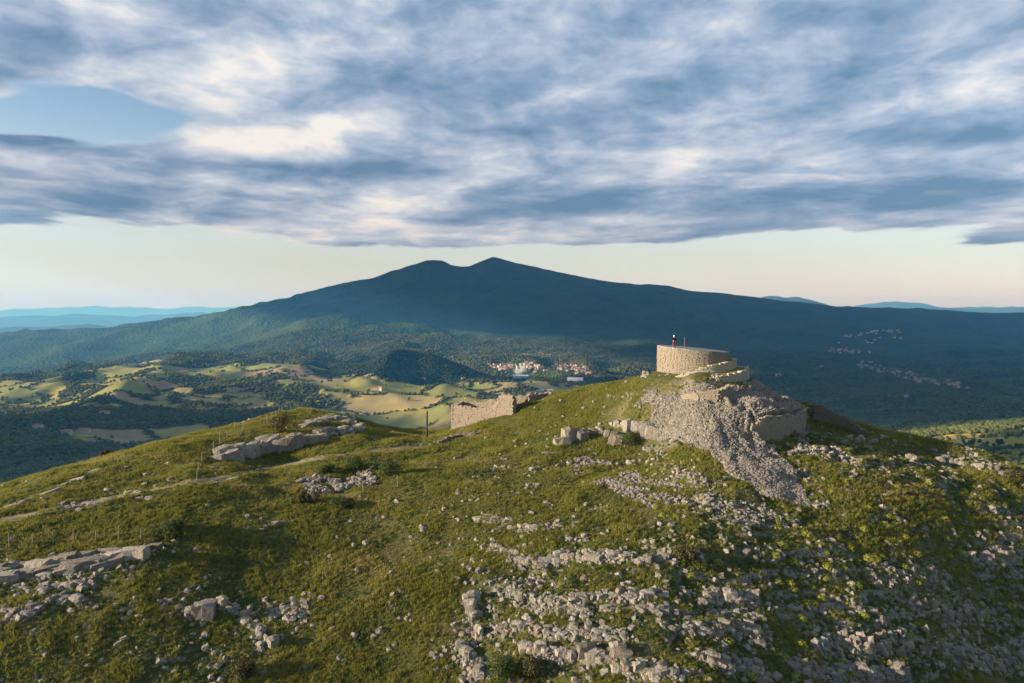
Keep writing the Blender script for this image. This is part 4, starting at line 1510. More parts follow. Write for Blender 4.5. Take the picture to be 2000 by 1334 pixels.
def hill_points(n, seed, x0=-85, x1=85, y0=42, y1=135):
    r = np.random.default_rng(seed)
    x, y = r.uniform(x0, x1, n), r.uniform(y0, y1, n)
    k = np.abs(x) < 0.86 * y + 3
    x, y = x[k], y[k]
    z = hill_z(x, y)
    k = in_view(x, y, z)
    return x[k], y[k], z[k], r


def stone_scatter(name, x, y, z, r, lo, hi, meshes, sink=0.25, tall=1.0):
    n = len(x)
    s = lo + (hi - lo) * r.random(n) ** 2.2
    sc3 = np.stack([s * r.uniform(.8, 1.35, n), s * r.uniform(.8, 1.2, n), s * r.uniform(.55, 1.0, n) * tall], -1)
    rot = np.stack([r.uniform(-.6, .6, n), r.uniform(-.6, .6, n), r.uniform(0, 6.28, n)], -1)
    return scatter(name, np.stack([x, y, z + s * sink], -1), rot, sc3, meshes)


def recolor(meshes, mat, name):
    out = []
    for me in meshes:
        c = me.copy(); c.name = name; c.materials.clear(); c.materials.append(mat); out.append(c)
    return out


SCREE_ST = recolor(PEBBLES + BLOCKS[:6], M_scree, 'scree_stone')
x, y, z, r = hill_points(420000, 5, 8, 55, 66, 104)
k = m_scree(x, y) > 0.5
k &= np.hypot(x - TX, y - TY) > 8.0
x, y, z = x[k][:95000], y[k][:95000], z[k][:95000]
bump_ = (fbm(x * 0.6, y * 0.6, 3) - 0.5) * 0.5
tag(stone_scatter('scree', x, y, z + 0.08 + np.maximum(bump_, 0), r, 0.04, 0.19, SCREE_ST), 'grey scree of broken stones spilling down from the tower', 'scree')

x, y, z, r = hill_points(260000, 6, -32, 38, 62, 90)
k = soft_poly(x, y, RUBBLE_AW, 1.3) > .5
k &= fbm(x * 0.9 + 7, y * 0.9, 3) > 0.40
tag(stone_scatter('rubble_heap', x[k][:900], y[k][:900], z[k][:900] + 0.1, r, 0.10, 0.32, SCREE_ST), 'heap of grey rubble stones among green weeds left of centre', 'rubble')
k = inpoly(x, y, RUBBLE_BW) & (fbm(x * 0.5 + 4, y * 0.5, 3) > 0.53)
tag(stone_scatter('rubble_spread', x[k][:2200], y[k][:2200], z[k][:2200] + 0.0, r, 0.06, 0.24, SCREE_ST), 'spread of small grey stones on the slope left of the scree foot', 'rubble')

# stones too small to pick apart on the rocky ground
x, y, z, r = hill_points(230000, 8)
rk = hill_rock(x, y)
cl = fbm(x * 0.8 + 20, y * 0.8, 3)
keep = r.random(len(x)) < (0.008 + 0.34 * rk * sstep(cl, 0.44, 0.68))
keep &= (m_scree(x, y) < .5)
tag(stone_scatter('loose_stones', x[keep], y[keep], z[keep], r, 0.06, 0.30, PEBBLES + BLOCKS, -0.1, 1.35), 'small pale limestone pieces littering the rocky ground', 'stones')

# broken bits of the ledges, packed round the blocks
r = np.random.default_rng(31)
src = np.array([q for q in ROCK_SPOTS if (q[0] > -6 or q[1] < 62) and q[1] < 86])
rep = np.repeat(src, 5, axis=0)
x = rep[:, 0] + r.normal(0, 0.75, len(rep)); y = rep[:, 1] + r.normal(0, 0.42, len(rep))
z = hill_z(x, y)
tag(stone_scatter('ledge_fragments', x, y, z, r, 0.07, 0.30, BLOCKS + PEBBLES, -0.05, 1.1), 'small broken limestone pieces packed along the rock ledges', 'stones')


# ------------------------------------------------------------------ grass and herbs
def mat_leaf(name, a, b, trans=0.35, pscale=0.25, dry=None):
    m, g = new_mat(name)
    p = wpos(g)
    rnd = obj_random(g)
    n = g.noise(p, pscale, 4, 0.6)
    f = g.m('ADD', g.m('MULTIPLY', rnd, 0.45), g.m('MULTIPLY', g.smooth(n, 0.3, 0.7), 0.55))
    c = g.mix(f, a, b)
    if dry:
        c = g.mix(g.smooth(g.noise(p, pscale * 0.45, 3, 0.6), 0.52, 0.70), c, dry)
    return finish(m, g, c, 0.75, spec=0.2, trans=trans)


M_grass = mat_leaf('grass_blades', (0.150, 0.168, 0.028), (0.270, 0.252, 0.052), 0.42, 0.22, (0.33, 0.275, 0.085))
M_herb = mat_leaf('herb_leaves', (0.050, 0.072, 0.017), (0.110, 0.130, 0.028), 0.30, 0.5)
M_spurge = mat_leaf('spurge_leaves', (0.20, 0.225, 0.030), (0.33, 0.32, 0.05), 0.30, 1.0)
M_juniper = mat_leaf('juniper_leaves', (0.035, 0.040, 0.013), (0.085, 0.068, 0.022), 0.2, 1.5)
M_bush = mat_leaf('bush_leaves', (0.030, 0.050, 0.012), (0.070, 0.095, 0.022), 0.3, 1.5)
M_bark = plain('bark', (0.09, 0.07, 0.05), 0.95, 0.1, 0.3, 6.0)


def tuft_mesh(seed, blades=14, spread=0.28, lean=0.5, w=0.035):
    r = random.Random(seed)
    q = Poly()
    for _ in range(blades):
        a = r.uniform(0, 6.283); d = Vector((math.cos(a), math.sin(a), 0))
        s = Vector((-d.y, d.x, 0))
        b = d * r.uniform(0, spread)
        h = r.uniform(0.55, 1.0); l = r.uniform(0.1, lean)
        w_ = w * r.uniform(.7, 1.3)
        p1 = b + d * l * 0.35 * h + Vector((0, 0, h * 0.6))
        p2 = b + d * l * h + Vector((0, 0, h))
        q.add([b - s * w_ - Vector((0, 0, 0.15)), b + s * w_ - Vector((0, 0, 0.15)), p1 + s * w_ * .7, p1 - s * w_ * .7, p2], [(0, 1, 2, 3), (3, 2, 4)])
    me = bpy.data.meshes.new('tuft')
    me.from_pydata(q.v, [], q.f); me.update()
    me.materials.append(M_grass)
    return me


def leaf_ball(seed, n, mat, size=0.2, hemi=True, name='leaf_clump', fill=0.35):
    r = random.Random(seed)
    q = Poly()
    for _ in range(n):
        v = Vector((r.gauss(0, 1), r.gauss(0, 1), r.gauss(0, 1))).normalized()
        if hemi:
            v.z = abs(v.z)
        c = v * r.uniform(fill, 1.0)
        nrm = (v + Vector((r.uniform(-.6, .6), r.uniform(-.6, .6), r.uniform(-.2, .8)))).normalized()
        a = nrm.orthogonal().normalized(); a.rotate(Matrix.Rotation(r.uniform(0, 6.28), 3, nrm)); b = nrm.cross(a)
        s = size * r.uniform(.6, 1.3)
        q.add([c - a * s, c + b * s * .55, c + a * s, c - b * s * .55], [(0, 1, 2, 3)])
    me = bpy.data.meshes.new(name)
    me.from_pydata(q.v, [], q.f); me.update()
    me.materials.append(mat)
    return me


rock_xy = np.array([(a, b, c) for a, b, c in ROCK_SPOTS])


def clear_of_rocks(x, y, k=0.75):
    ok = np.ones(len(x), bool)
    cell = 2.0
    from collections import defaultdict
    gd = defaultdict(list)
    for a, b, c in rock_xy:
        gd[(int(a // cell), int(b // cell))].append((a, b, c))
    for i in range(len(x)):
        cx, cy = int(x[i] // cell), int(y[i] // cell)
        for ax in (-1, 0, 1):
            for ay in (-1, 0, 1):
                for a, b, c in gd.get((cx + ax, cy + ay), ()):
                    if (x[i] - a) ** 2 + (y[i] - b) ** 2 < (c * k) ** 2:
                        ok[i] = False
    return ok


TUFTS = [tuft_mesh(i) for i in range(6)]
x, y, z, r = hill_points(560000, 11)
sc_m = m_scree(x, y); pa = m_path(x, y); rk = hill_rock(x, y)
lush = fbm(x * 0.35 + 60, y * 0.35, 3)
pr = (1 - 0.97 * sc_m) * (1 - 0.8 * pa) * (1 - 0.62 * rk) * (0.35 + 0.65 * sstep(lush, 0.30, 0.5))
pr *= np.where(np.hypot(x - TX, y - TY) < 7.9, 0.0, 1.0)
pr *= np.where(inpoly(x, y, RUBBLE_AW) | (inpoly(x, y, RUBBLE_BW) & (fbm(x * 0.5 + 4, y * 0.5, 3) > 0.53)), 0.12, 1)
k = r.random(len(x)) < pr
x, y, z, lush = x[k], y[k], z[k], lush[k]
k = clear_of_rocks(x, y, 0.5)
x, y, z, lush = x[k], y[k], z[k], lush[k]
n = len(x)
s = (0.14 + 0.22 * r.random(n) ** 1.5) * (0.7 + 0.7 * sstep(lush, 0.4, 0.7))
scl = np.stack([s * r.uniform(1.1, 1.7, n), s * r.uniform(1.1, 1.7, n), s], -1)
rot = np.stack([r.uniform(-.2, .2, n), r.uniform(-.2, .2, n) + 0.12, r.uniform(0, 6.28, n)], -1)
tag(scatter('grass', np.stack([x, y, z], -1), rot, scl, TUFTS), 'long green and straw coloured grass covering the hill', 'grass')

HERBS = [leaf_ball(40 + i, 46, M_herb, 0.26, fill=0.5) for i in range(5)]
x, y, z, r = hill_points(200000, 13)
sc_m = m_scree(x, y); rk = hill_rock(x, y)
hb = fbm(x * 0.16 + 90, y * 0.16 + 4, 4)
bank = np.exp(-((y - 62) / 8) ** 2) * (x < -12)
pr = (1 - sc_m) * (1 - 0.9 * m_path(x, y)) * (0.05 + 0.50 * sstep(hb, 0.46, 0.62) + 0.13 * bank + 0.45 * rk) * (1 - 0.75 * sstep(y, 84, 96))
pr *= np.where(np.hypot(x - TX, y - TY) < 8.5, 0.0, 1.0)
pr *= np.where(inpoly(x, y, RUBBLE_AW), 0.1, 1)
k = r.random(len(x)) < pr
x, y, z = x[k], y[k], z[k]
k = clear_of_rocks(x, y, 0.6)
x, y, z = x[k], y[k], z[k]
n = len(x)
s = 0.11 + 0.22 * r.random(n) ** 2
tag(scatter('herbs', np.stack([x, y, z - 0.02], -1), np.stack([0 * s, 0 * s, r.uniform(0, 6.28, n)], -1), np.stack([s * 1.25, s * 1.25, s * r.uniform(.7, 1.2, n)], -1), HERBS), 'low dark green herbs growing through the grass', 'herbs')

# spurge cushions, one by one
CUSH = [leaf_ball(70 + i, 150, M_spurge, 0.17, fill=0.72, name='cushion_leaves') for i in range(4)]


CUSHIONS = []


def cushions(n, poly, lo, hi, group, seed):
    rr = random.Random(seed)
    for q in sample_region(n, poly, seed):
        s = 1.35 * (lo + (hi - lo) * rr.random() ** 1.6)
        o = bpy.data.objects.new('cushion_plant', rr.choice(CUSH))
        COL.objects.link(o)
        o.location = (q[0], q[1], q[2] - 0.03)
        o.rotation_euler = (0, 0, rr.uniform(0, 6.28))
        o.scale = (s, s, s * rr.uniform(.75, 1.05))
        tag(o, None, 'plant', group)
        CUSHIONS.append((o, q))


cushions(150, [(1500, 1000), (1580, 880), (1780, 860), (1990, 950), (1990, 1120), (1560, 1160)], 0.20, 0.46, 'cushion plants on the upper right slope', 81)
cushions(80, [(1330, 1040), (1990, 1120), (1990, 1330), (1330, 1330)], 0.18, 0.42, 'cushion plants on the lower right slope', 82)
cushions(40, [(1180, 900), (1400, 880), (1560, 990), (1350, 1040), (1180, 960)], 0.16, 0.36, 'cushion plants left of the scree', 83)

for (o, _), lab in zip(CUSHIONS, relative_labels('yellow green cushion plant', np.array([q for _, q in CUSHIONS]))):
    o['label'] = lab


# shrubs
def shrub(u, v, wid, hgt, mat, label, seed, leaf=0.10, n=1400, drop=0.0):
    q = hit(u, v)[0]
    if np.isnan(q).any():
        return
    o = empty('shrub', (float(q[0]), float(q[1]), float(q[2]) - drop))
    tag(o, label, 'shrub')
    rr = random.Random(seed)
    pol = Poly()
    lobes = []
    for _ in range(9):
        a = rr.uniform(0, 6.28); d = rr.uniform(0, 0.62)
        lobes.append((Vector((math.cos(a) * d * wid / 2, math.sin(a) * d * wid / 2, hgt * rr.uniform(0.28, 0.72))), rr.uniform(0.2, 0.36) * min(wid, hgt * 1.3)))
    for _ in range(n):
        c0, rad_ = rr.choice(lobes)
        vv = Vector((rr.gauss(0, 1), rr.gauss(0, 1), rr.gauss(0, 1))).normalized()
        c = c0 + vv * rad_ * rr.uniform(0.55, 1.08)
        c.z = max(c.z, 0.02)
        nr = (vv + Vector((rr.uniform(-.8, .8), rr.uniform(-.8, .8), rr.uniform(-.3, .9)))).normalized()
        a = nr.orthogonal().normalized(); a.rotate(Matrix.Rotation(rr.uniform(0, 6.28), 3, nr)); b = nr.cross(a)
        s = leaf * rr.uniform(.6, 1.4)
        pol.add([c - a * s, c + b * s * .5, c + a * s, c - b * s * .5], [(0, 1, 2, 3)])
    pol.build('foliage', mat, o)
    for c0, rad_ in lobes[:5]:
        tube([Vector((0, 0, -0.15)), c0 * 0.5, c0], [0.05, 0.035, 0.015], 6).build('stem', M_bark, o)


shrub(546, 846, 4.2, 3.2, M_juniper, 'dark brownish juniper shrub on top of the big grey outcrop', 1)
shrub(1340, 1098, 2.6, 1.7, M_juniper, 'reddish green shrub right of the middle ledge', 2)
shrub(985, 1328, 3.0, 1.9, M_bush, 'dark green shrub at the bottom edge under the centre rocks', 3)
shrub(1035, 1325, 2.4, 1.6, M_juniper, 'olive shrub at the bottom edge beside the dark green shrub', 4)
shrub(480, 1322, 2.2, 1.4, M_juniper, 'dark brown green bush at the bottom left below the diagonal rock fin', 5)
shrub(1226, 872, 3.4, 2.3, M_bush, 'dense green bush in the rocky hollow left of the scree', 6)
shrub(1262, 838, 1.6, 1.2, M_bush, 'small dark green bush at the upper left edge of the scree', 7)
shrub(690, 918, 4.2, 2.0, M_bush, 'bright green weeds behind the rubble heap', 8)
shrub(640, 926, 3.4, 1.4, M_bush, 'green weeds at the left end of the rubble heap', 9)
shrub(758, 926, 3.0, 1.9, M_bush, 'green weeds at the right end of the rubble heap', 10)
shrub(600, 982, 3.4, 1.3, M_juniper, 'dull green weeds in front of the rubble heap', 11)
shrub(665, 992, 4.0, 1.3, M_bush, 'low green thicket on the bank in front of the rubble heap', 12)
shrub(1982, 945, 2.4, 1.8, M_juniper, 'yellowish shrub at the right edge on the ridge', 13)
shrub(205, 892, 1.4, 0.9, M_juniper, 'small dark bush on the left skyline', 14)
shrub(325, 1050, 3.4, 1.7, M_bush, 'dark green thicket at the right end of the left fence', 15)
shrub(345, 1040, 2.2, 1.3, M_bush, 'small green bush behind the thicket at the fence end', 16)


# ------------------------------------------------------------------ the woods of the valley
def mat_tree(name, a, b):
    m, g = new_mat(name)
    rnd = obj_random(g)
    p = wpos(g)
    n = g.noise(p, 0.008, 4, 0.6)
    f = g.m('ADD', g.m('MULTIPLY', rnd, 0.5), g.m('MULTIPLY', g.smooth(n, .3, .7), 0.5))
    c = g.mix(f, a, b)
    c = g.mix(g.smooth(g.noise(p, 0.9, 3), 0.45, 0.6), c, g.v('SCALE', c, scale=0.5))
    return finish(m, g, c, 0.9, spec=0.1)


M_wood_tree = mat_tree('tree_foliage', (0.036, 0.052, 0.013), (0.120, 0.126, 0.031))


def crown_mesh(seed):
    r = random.Random(seed)
    bm = bmesh.new()
    for _ in range(5):
        mt = Matrix.Translation((r.uniform(-.45, .45), r.uniform(-.45, .45), r.uniform(.55, 1.25))) @ Matrix.Diagonal((r.uniform(.45, .75), r.uniform(.45, .75), r.uniform(.4, .65), 1))
        bmesh.ops.create_icosphere(bm, subdivisions=1, radius=1.0, matrix=mt)
    for v in bm.verts:
        v.co += Vector((r.uniform(-1, 1), r.uniform(-1, 1), r.uniform(-1, 1))) * 0.13
    mt = Matrix.Translation((0, 0, 0.2))
    bmesh.ops.create_cone(bm, segments=5, radius1=0.12, radius2=0.07, depth=0.8, matrix=mt)
    me = bpy.data.meshes.new('tree_shape'); bm.to_mesh(me); bm.free()
    me.materials.append(M_wood_tree)
    return me


CROWNS = [crown_mesh(i) for i in range(6)]
frs = np.random.default_rng(77)
tx, ty = [], []
for ya, yb, sp in ((520, 1300, 7.5), (1300, 2300, 9.0), (2300, 3600, 11.5), (3600, 5200, 15.0)):
    w_ = 0.80 * yb
    nx_, ny_ = int(2 * w_ / sp), int((yb - ya) / sp)
    gx, gy = np.meshgrid((np.arange(nx_) + 0.5) * sp - w_, ya + (np.arange(ny_) + 0.5) * sp)
    gx = gx + frs.uniform(-.48, .48, gx.shape) * sp; gy = gy + frs.uniform(-.48, .48, gy.shape) * sp
    kk = np.abs(gx) < 0.80 * gy
    tx.append(gx[kk]); ty.append(gy[kk])
tx, ty = np.concatenate(tx), np.concatenate(ty)
from_x = np.searchsorted(vx, tx) - 1; from_y = np.searchsorted(vy, ty) - 1


def sheet_z(x, y):
    i = np.clip(np.searchsorted(vx, x) - 1, 0, len(vx) - 2); j = np.clip(np.searchsorted(vy, y) - 1, 0, len(vy) - 2)
    fx = (x - vx[i]) / (vx[i + 1] - vx[i]); fy = (y - vy[j]) / (vy[j + 1] - vy[j])
    return (VZ[j, i] * (1 - fx) + VZ[j, i + 1] * fx) * (1 - fy) + (VZ[j + 1, i] * (1 - fx) + VZ[j + 1, i + 1] * fx) * fy


KN = pix(790, 735, 3250)
tz = sheet_z(tx, ty)
fo, fa, _, _ = land_cover(tx, ty, tz)
uu, vv = proj(tx, ty, tz)
town = inpoly(uu, vv, [(950, 712), (1000, 706), (1190, 722), (1190, 752), (1000, 748)]) & (frs.random(len(tx)) < 0.75)
knoll = (np.hypot((tx - KN[0]) / 430, (ty - KN[1]) / 360) < 1.0) & fo
k = fo & ~town & ~knoll & (vv > 590) & (vv < 960) & (frs.random(len(tx)) < 0.9)
iso = (~fo) & (frs.random(len(tx)) < 0.006)
k |= iso
kx, ky, kz = tx[knoll], ty[knoll], tz[knoll]
tx, ty, tz = tx[k], ty[k], tz[k]
n = len(tx)
s = frs.uniform(2.8, 5.2, n) * np.where(ty > 3600, 1.5, np.where(ty > 2300, 1.2, 1.0))
scl = np.stack([s * frs.uniform(.9, 1.3, n), s * frs.uniform(.9, 1.3, n), s * frs.uniform(.8, 1.3, n)], -1)
tag(scatter('forest', np.stack([tx, ty, tz - 0.3], -1), np.stack([0 * s, 0 * s, frs.uniform(0, 6.28, n)], -1), scl, CROWNS), 'far woods and hedges covering the valley below the hill', 'forest')
M_conifer = mat_tree('conifer_foliage', (0.020, 0.034, 0.012), (0.050, 0.062, 0.020))
n = len(kx)
s = frs.uniform(3.4, 6.2, n)
tag(scatter('knoll_wood', np.stack([kx, ky, kz - 0.3], -1), np.stack([0 * s, 0 * s, frs.uniform(0, 6.28, n)], -1), np.stack([s * 1.1, s * 1.1, s * 1.25], -1), recolor(CROWNS, M_conifer, 'conifer_shape')), 'dark conifer wood covering the rounded knoll in the valley', 'wood')

# ------------------------------------------------------------------ houses of the valley
M_wall_c = plain('cream_render', (0.45, 0.39, 0.31), 0.9, 0.2)
M_wall_w = plain('white_render', (0.50, 0.48, 0.45), 0.9, 0.2)
M_roof_t = plain('terracotta_tiles', (0.27, 0.13, 0.08), 0.9, 0.2, 0.3, 0.5)
M_roof_b = plain('brown_tiles', (0.20, 0.13, 0.10), 0.9, 0.2, 0.3, 0.5)
M_metal = plain('pale_sheet_roof', (0.45, 0.50, 0.58), 0.5, 0.4)
M_winp = plain('dark_window_glass', (0.03, 0.035, 0.04), 0.2, 0.5)


def hit_far(u, v, d0=700.0, d1=8500.0):
    a, b = ray(u, v)
    ds = np.arange(d0, d1, 12.0)
    zz = sheet_z(a * ds, ds)
    w = np.nonzero(b * ds <= zz)[0]
    if len(w) == 0:
        return None
    d = ds[w[0]]
    return Vector((float(a * d), float(d), float(sheet_z(np.array([a * d]), np.array([d]))[0])))


def gable(w, l, h, rh):
    wall = ([(-l / 2, -w / 2, -3), (l / 2, -w / 2, -3), (l / 2, w / 2, -3), (-l / 2, w / 2, -3), (-l / 2, -w / 2, h), (l / 2, -w / 2, h), (l / 2, w / 2, h), (-l / 2, w / 2, h), (-l / 2, 0, h + rh), (l / 2, 0, h + rh)],
            [(0, 1, 5, 4), (2, 3, 7, 6), (1, 2, 6, 9, 5), (3, 0, 4, 8, 7), (3, 2, 1, 0)])
    e = 0.5
    y1, z1 = w / 2 + e, h - e * rh / (w / 2)
    t = 0.3
    roof = ([(-l / 2 - e, -y1, z1), (l / 2 + e, -y1, z1), (l / 2 + e, 0, h + rh + 0.05), (-l / 2 - e, 0, h + rh + 0.05), (-l / 2 - e, y1, z1), (l / 2 + e, y1, z1),
             (-l / 2 - e, -y1, z1 + t), (l / 2 + e, -y1, z1 + t), (l / 2 + e, 0, h + rh + t), (-l / 2 - e, 0, h + rh + t), (-l / 2 - e, y1, z1 + t), (l / 2 + e, y1, z1 + t)],
            [(6, 7, 8, 9), (9, 8, 11, 10), (0, 3, 2, 1), (3, 4, 5, 2), (0, 1, 7, 6), (4, 10, 11, 5), (1, 2, 8, 7), (2, 5, 11, 8), (0, 6, 9, 3), (3, 9, 10, 4)])
    return wall, roof


HOUSE = []
for i, (w, l, h, rh) in enumerate(((10, 14, 6.5, 2.6), (9, 18, 7, 2.4), (11, 12, 9, 2.6), (8, 11, 5.5, 2.2), (12, 22, 8.5, 3.0))):
    wl_, rf_ = gable(w, l, h, rh)
    wins = Poly()
    for fl in range(int(h // 3)):
        for c in range(int(l // 4)):
            xx = -l / 2 + 2 + c * 4
            zz = 1.2 + fl * 3
            for sgn in (-1, 1):
                yy = sgn * (w / 2 + 0.04)
                wins.add([(xx - .5, yy, zz), (xx + .5, yy, zz), (xx + .5, yy, zz + 1.3), (xx - .5, yy, zz + 1.3)], [(0, 1, 2, 3) if sgn < 0 else (3, 2, 1, 0)])
    ms = []
    for nm, vs3, fs3 in (('walls', *wl_), ('roof', *rf_), ('windows', wins.v, wins.f)):
        me = bpy.data.meshes.new(nm); me.from_pydata(vs3, [], fs3); me.update(); ms.append(me)
    HOUSE.append(ms)
_variants = {}
SIZE = ('middling', 'long', 'tall', 'small', 'large')


def part_mesh(i, j, mat):
    key = (i, j, mat.name)
    if key not in _variants:
        me = HOUSE[i][j].copy(); me.materials.append(mat); _variants[key] = me
    return _variants[key]


def house(p, rz, label, group, r, scale=1.0, wall=None, roof=None):
    i = r.randrange(5)
    o = empty('house', tuple(p), rz)
    o.scale = (scale,) * 3
    wm = wall or r.choice((M_wall_c, M_wall_c, M_wall_w)); rm = roof or r.choice((M_roof_t, M_roof_t, M_roof_b))
    if group:
        label = ('cream' if wm is M_wall_c else 'white') + f' {SIZE[i]} house with ' + ('red' if rm is M_roof_t else 'brown') + ' roof, ' + label
    tag(o, label, 'house', group)
    for nm, j, mt in (('walls', 0, wm), ('roof', 1, rm), ('windows', 2, M_winp)):
        b = bpy.data.objects.new(nm, part_mesh(i, j, mt)); COL.objects.link(b); b.parent = o
    return o


def spread(line, n, ju, jv, r):
    out = []
    for q in along(line, n, 0, r):
        out.append((q[0] + r.gauss(0, ju), q[1] + r.gauss(0, jv)))
    return out


def village(spots, label, group, seed, scale):
    r = random.Random(seed)
    used = []
    for u, v in spots:
        p = hit_far(u, v)
        if p is None or any((p.xy - q.xy).length < 11 * scale for q in used):
            continue
        used.append(p)
    used.sort(key=lambda q: q.x / q.y)
    for n_, p in enumerate(used):
        house(p, r.choice((0.1, 1.67)) + r.uniform(-.35, .35), ordinal(n_ + 1).replace(' ', '-') + ' from the left ' + label, group, r, scale * r.uniform(.85, 1.2))


r = random.Random(5)
village(spread([(962, 716), (1000, 716), (1040, 716), (1052, 722)], 75, 7, 2.6, r) + spread([(1090, 720), (1110, 718), (1140, 724)], 60, 9, 3.2, r),
        'in the valley village', 'houses of the valley village', 6, 1.15)
village([(1147, 731), (1151, 730), (1165, 737), (1170, 736), (1174, 738), (1066, 726), (1045, 727), (1049, 723), (980, 722), (986, 722)],
        'at the village edge', 'houses at the village edge', 7, 1.3)
village(spread([(1625, 688), (1660, 686), (1680, 690)], 34, 12, 3.0, r) + spread([(1680, 712), (1720, 722), (1760, 735), (1800, 742), (1860, 752), (1885, 758)], 110, 10, 4.0, r),
        'in the right town', 'houses of the right hand town', 8, 1.05)
village(spread([(1650, 660), (1690, 652), (1720, 648), (1765, 648)], 34, 9, 2.0, r) + spread([(1660, 672), (1780, 663)], 10, 15, 3.0, r),
        'above the right town', 'houses above the town', 9, 1.1)
for (u, v), lab in zip([(742, 761), (735, 763), (828, 742), (75, 838), (130, 851), (178, 868), (204, 812), (165, 846), (418, 740), (905, 742), (1771, 777), (1604, 718), (1735, 776), (1520, 735), (360, 730)],
                       ['white farmhouse below the dark wooded hillock', 'small farm shed left of the white farmhouse', 'pale building on the track right of the wooded hillock', 'farmhouse in the dark wood at the left edge', 'lone house in the dark wood at the left',
                        'white house near the left skyline in the dark wood', 'white house on the dark slope above the left ridge', 'farmhouse between the trees on the dark left slope', 'ruined pale farmhouse among the sunlit fields', 'pale shed in the fields right of the wooded hillock',
                        'bright house alone under the right hand town', 'long white building left of the right hand town', 'grey house in the shade behind the right ridge', 'house right of the tower on the shaded slope', 'farmhouse among woods in the left valley']):
    p = hit_far(u, v)
    if p is not None:
        house(p, r.uniform(-.5, .5), lab, None, r, 1.2)


# sheds, tunnels and the smoking works
def shed(u, v, l, w, h, rz, bays, label, name, mat=M_metal):
    p = hit_far(u, v)
    o = empty(name, tuple(p), rz)
    tag(o, label, 'shed')
    seg = 8
    wv, wf = [(-l / 2, -w / 2, -3), (l / 2, -w / 2, -3), (l / 2, w / 2, -3), (-l / 2, w / 2, -3), (-l / 2, -w / 2, h), (l / 2, -w / 2, h), (l / 2, w / 2, h), (-l / 2, w / 2, h)], [(0, 1, 5, 4), (1, 2, 6, 5), (2, 3, 7, 6), (3, 0, 4, 7)]
    mesh_obj('walls', wv, wf, M_wall_w, o)
    bw = l / bays
    for b in range(bays):
        vv_, ff_ = [], []
        for i in range(seg + 1):
            t = math.pi * i / seg
            x_ = -l / 2 + bw * (b + 0.5) - math.cos(t) * bw / 2 * 0.98
            z_ = h + math.sin(t) * bw * 0.32
            vv_ += [(x_, -w / 2 - 0.5, z_), (x_, w / 2 + 0.5, z_)]
        ff_ = [(2 * i, 2 * i + 1, 2 * i + 3, 2 * i + 2) for i in range(seg)]
        ff_ += [tuple(range(0, 2 * seg + 2, 2)), tuple(range(2 * seg + 1, 0, -2))]
        mesh_obj('roof_bay', vv_, ff_, mat, o)
    return o, p


works, wp = shed(1018, 738, 82, 60, 6, 0.15, 6, 'large pale works with six vaulted roof bays below the village', 'works_building')
shed(1124, 744, 22, 70, 5, 1.3, 1, 'long low blue grey shed right of the works', 'long_shed')
shed(1082, 716, 26, 14, 6, 0.2, 2, 'pale blue roofed hall in the village', 'village_hall')
shed(1054, 764, 9, 40, 1.5, 2.0, 1, 'left white field tunnel behind the ruined building', 'field_tunnel')
shed(1073, 763, 9, 34, 1.5, 1.6, 1, 'right white field tunnel behind the ruined building', 'field_tunnel')

# smoke rising from the works
bm = bmesh.new()
bmesh.ops.create_icosphere(bm, subdivisions=4, radius=1.0)
q = np.array([v.co for v in bm.verts])
nz_ = fbm(q[:, 0] * 2 + 5, q[:, 1] * 2 + q[:, 2] * 2, 4)
for v, a in zip(bm.verts, nz_):
    v.co = v.co * (0.6 + 0.8 * float(a))
    v.co.x += 0.25 * max(v.co.z, 0)
me = bpy.data.meshes.new('smoke_plume'); bm.to_mesh(me); bm.free()
m, g = new_mat('smoke')
pv = g.n.new('ShaderNodeVolumePrincipled')
pv.inputs['Color'].default_value = (0.93, 0.95, 0.98, 1)
pn = g.noise(wpos(g), 0.045, 4, 0.6)
oc = objco(g)
fall = g.smooth(g.v('LENGTH', oc), 1.0, 0.25)
g.l.new(g.m('MULTIPLY', g.m('MULTIPLY', g.smooth(pn, 0.40, 0.62), fall), 0.06), pv.inputs['Density'])
ou = g.n.new('ShaderNodeOutputMaterial'); g.l.new(pv.outputs[0], ou.inputs['Volume'])
sm = obj_from('smoke_plume', me, m)
sm.location = (wp.x - 6, wp.y + 45, wp.z + 34)
sm.scale = (42, 30, 34)
tag(sm, 'white smoke plume rising behind the pale works in the valley', 'smoke')

# ------------------------------------------------------------------ dark trees at the right edge, below the ridge
M_dark_tree = mat_leaf('dark_tree_leaves', (0.018, 0.028, 0.010), (0.040, 0.052, 0.016), 0.2, 0.2)


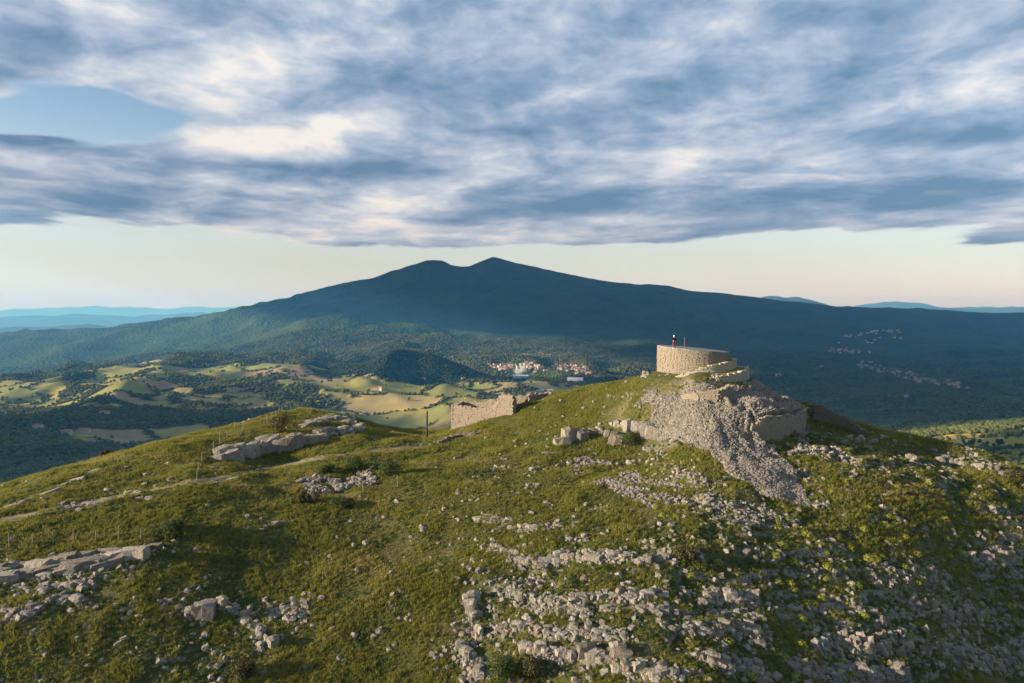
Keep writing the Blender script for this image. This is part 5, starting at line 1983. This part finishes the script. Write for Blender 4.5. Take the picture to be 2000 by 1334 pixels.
def tree_parts(seed):
    rr = random.Random(seed)
    pol = Poly()
    lobes = []
    for _ in range(12):
        a = rr.uniform(0, 6.28); d = rr.uniform(0, 2.0)
        lobes.append((Vector((math.cos(a) * d, math.sin(a) * d, rr.uniform(3.2, 6.8))), rr.uniform(1.0, 1.7)))
    for _ in range(1500):
        c0, rad_ = rr.choice(lobes)
        vv_ = Vector((rr.gauss(0, 1), rr.gauss(0, 1), rr.gauss(0, 1))).normalized()
        c = c0 + vv_ * rad_ * rr.uniform(0.5, 1.1)
        nr = (vv_ + Vector((rr.uniform(-.8, .8), rr.uniform(-.8, .8), rr.uniform(-.3, .9)))).normalized()
        a = nr.orthogonal().normalized(); b = nr.cross(a)
        s_ = rr.uniform(.2, .45)
        pol.add([c - a * s_, c + b * s_ * .6, c + a * s_, c - b * s_ * .6], [(0, 1, 2, 3)])
    crown = bpy.data.meshes.new('crown'); crown.from_pydata(pol.v, [], pol.f); crown.update(); crown.materials.append(M_dark_tree)
    tp = tube([(0, 0, -1), (0.1, 0, 1.6), (0, 0.1, 3.4), (0.2, 0, 5.2)], [0.28, 0.22, 0.16, 0.06], 8)
    for c0, rad_ in lobes[:6]:
        t2 = tube([(0.05, 0.05, 2.6), (c0 * 0.55 + Vector((0, 0, 1.2))), c0], [0.11, 0.07, 0.03], 6)
        tp.add(t2.v, t2.f)
    trunk = bpy.data.meshes.new('trunk'); trunk.from_pydata(tp.v, [], tp.f); trunk.update(); trunk.materials.append(M_bark)
    return crown, trunk


TREE_KINDS = [tree_parts(500 + i) for i in range(3)]
r = random.Random(9)
spots = [(1882 + 9.5 * i + r.uniform(-3, 3), 868 + 1.2 * i + r.uniform(-4, 9)) for i in range(14)]
spots = sorted(spots)
for n_, (u, v) in enumerate(spots):
    p = hit_far(u, v, 420.0)
    if p is None:
        continue
    o = empty('tree', tuple(p), r.uniform(0, 6.28))
    k = r.uniform(0.9, 1.5)
    o.scale = (k, k, k * r.uniform(.85, 1.1))
    tag(o, ordinal(n_ + 1) + ' dark tree from the left in the clump behind the right ridge', 'tree', 'dark trees behind the right ridge')
    cr, tr = r.choice(TREE_KINDS)
    for nm, me in (('crown', cr), ('trunk', tr)):
        b = bpy.data.objects.new(nm, me); COL.objects.link(b); b.parent = o
